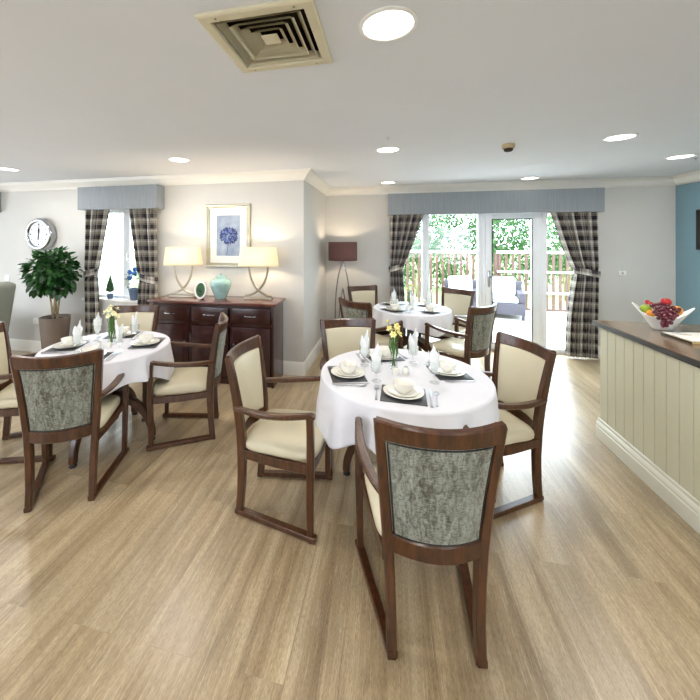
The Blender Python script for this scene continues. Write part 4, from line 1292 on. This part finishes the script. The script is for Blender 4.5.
# greenery beyond the fence
rnd = random.Random(31)
def shrub(mb, c, rx, ry, rz_, n, L):
    for k in range(n):
        th = rnd.random() * 6.28; ph_ = math.acos(2 * rnd.random() - 1); q = .55 + .45 * rnd.random()
        d = Vector((math.sin(ph_) * math.cos(th), math.sin(ph_) * math.sin(th), math.cos(ph_)))
        p = Vector((c[0] + d.x * rx * q, c[1] + d.y * ry * q, c[2] + d.z * rz_ * q))
        mb.leaf(p, d + Vector((rnd.gauss(0, .6), rnd.gauss(0, .6), rnd.gauss(0, .6))), Vector((0, 0, 1)), L * (.7 + .6 * rnd.random()), L * .5, .2)
mb = MB()
for k in range(24):
    x = -9 + 19 * k / 23 + rnd.gauss(0, .2)
    shrub(mb, (x, 13.4 + rnd.gauss(0, .3), 1.3 + .3 * rnd.random()), .8, .6, 1.7, 1300, .15)
tag(mb.build('hedge_foliage', 'hedge', None, smooth=0), 'dense green hedge growing beyond the terrace fence', 'hedge', kind='stuff')
for (x, y_, z, r, n, lab, mt) in ((.9, 11.2, 1.9, .95, 900, 'pale green shrub beyond the fence, seen through the fixed pane', 'hedge2'), (3.0, 11.0, 2.0, 1.0, 1000, 'leafy green shrub beyond the fence, seen through the door glass', 'hedge'), (5.0, 11.4, 1.7, 1.0, 800, 'leafy shrub beyond the fence, seen through the pane by the plaid curtain', 'hedge2'),
                                  (-5.9, 10.6, 1.5, .9, 700, 'pale green shrub outside the small window', 'hedge2')):
    t = thing('garden_shrub', lab, 'shrub', (x, y_, -.12), 0, 'garden shrubs')
    mb = MB(); shrub(mb, (0, 0, z), r, .7, r * .9, n * 3, .12); mb.build('foliage', mt, t, smooth=0)
    mb = MB()
    for k in range(4):
        a = k * 1.57; mb.bar([(.05 * math.cos(a), .05 * math.sin(a), 0), (.15 * math.cos(a), .15 * math.sin(a), z * .6), (.4 * math.cos(a), .3 * math.sin(a), z)], [.03, .022, .01], round_=True, n=6)
    mb.build('trunk', 'bark', t, smooth=180)

# outdoor armchairs
def out_chair(label, loc, rz):
    t = thing('rattan_armchair', label, 'outdoor chair', loc, rz, 'terrace armchairs')
    mb = MB(); mb.box((-.36, -.36, .10), (.36, .36, .34), .02); mb.build('base', 'rattan', t)
    mb = MB(); mb.box((-.36, -.36, .341), (.36, -.24, .74), .03); mb.build('backrest', 'rattan', t, smooth=60)
    for s in (-1, 1):
        mb = MB(); mb.box((s * .30 - .06, -.238, .341), (s * .30 + .06, .36, .56), .03); mb.build('arm', 'rattan', t, smooth=60)
        for yy in (-.32, .32):
            MB().box((s * .32 - .025, yy - .025, 0), (s * .32 + .025, yy + .025, .101)).build('leg', 'rattan', t)
    mb = MB(); mb.box((-.235, -.235, .343), (.235, .35, .44), .035); mb.build('seat_cushion', 'cushion', t, smooth=60)
    mb = MB(); mb.box((-.25, -.06, 0), (.25, .06, .40), .05, Matrix.Translation((.01, -.13, .44)) @ Matrix.Rotation(R(14), 4, 'X') @ Matrix.Rotation(R(4), 4, 'Y')); mb.build('back_cushion', 'cushion', t, smooth=60)
    return t
oc = out_chair('grey rattan terrace armchair with white cushions, seen through the door glass', (2.45, 8.35, -.029), R(168))
dup(oc, (1.60, 8.37, -.029), R(172), 'grey rattan terrace armchair with white cushions, seen through the fixed pane', 'terrace armchairs')

# ------------------------------------------------------------------ light
W = bpy.data.worlds.new('World'); SC.world = W; W.use_nodes = True
nt = W.node_tree; bg = nt.nodes['Background']
bg.inputs[0].default_value = (0.78, 0.88, 1.0, 1); bg.inputs[1].default_value = 7.5
# overcast sky, brighter on the garden side
tc = nt.nodes.new('ShaderNodeTexCoord'); sp = nt.nodes.new('ShaderNodeSeparateXYZ'); nt.links.new(tc.outputs['Generated'], sp.inputs[0])
mr = nt.nodes.new('ShaderNodeMapRange'); mr.interpolation_type = 'SMOOTHSTEP'
mr.inputs['From Min'].default_value = -.2; mr.inputs['From Max'].default_value = 1.0; mr.inputs['To Min'].default_value = 6.4; mr.inputs['To Max'].default_value = 15.0
nt.links.new(sp.outputs['Y'], mr.inputs['Value']); nt.links.new(mr.outputs[0], bg.inputs[1])

def lamp(name, typ, loc, energy, col, rot=(0, 0, 0), **kw):
    l = bpy.data.lights.new(name, typ); l.energy = energy; l.color = col
    for k, v in kw.items(): setattr(l, k, v)
    o = bpy.data.objects.new(name, l); COL.objects.link(o); o.location = loc; o.rotation_euler = rot
    return o
lamp('sun', 'SUN', (0, 0, 10), 4.0, (1, .96, .9), (R(40), 0, R(-20)), angle=R(3))
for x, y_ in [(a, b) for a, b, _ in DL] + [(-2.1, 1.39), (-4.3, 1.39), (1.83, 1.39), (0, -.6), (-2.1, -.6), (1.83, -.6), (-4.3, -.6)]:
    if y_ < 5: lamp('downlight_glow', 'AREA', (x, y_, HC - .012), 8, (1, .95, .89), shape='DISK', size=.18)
for p in (L1, L2):
    lamp('table_lamp_glow', 'POINT', (p[0], p[1], p[2] + .49), 18, (1, .80, .55), shadow_soft_size=.035)
lamp('floor_lamp_glow', 'POINT', (-.66, 5.22, 1.47), 13, (1, .83, .60), shadow_soft_size=.035)

# ------------------------------------------------------------------ camera
cam = bpy.data.cameras.new('camera'); co = bpy.data.objects.new('camera', cam); COL.objects.link(co)
cam.sensor_width = 36; cam.lens = 18
cam.shift_x = 43 / 700; cam.shift_y = -110 / 700
cam.clip_start = .05
co.location = (0, 0, 1.62); co.rotation_euler = (PI / 2, 0, R(13.03))
SC.camera = co

vs = SC.view_settings
vs.view_transform = 'Standard'; vs.look = 'None'; vs.gamma = 1; vs.use_curve_mapping = False
vs.exposure = 0.45
SC.cycles.use_denoising = True
SC.cycles.max_bounces = 10; SC.cycles.diffuse_bounces = 6; SC.cycles.transparent_max_bounces = 24
SC.cycles.sample_clamp_indirect = 6
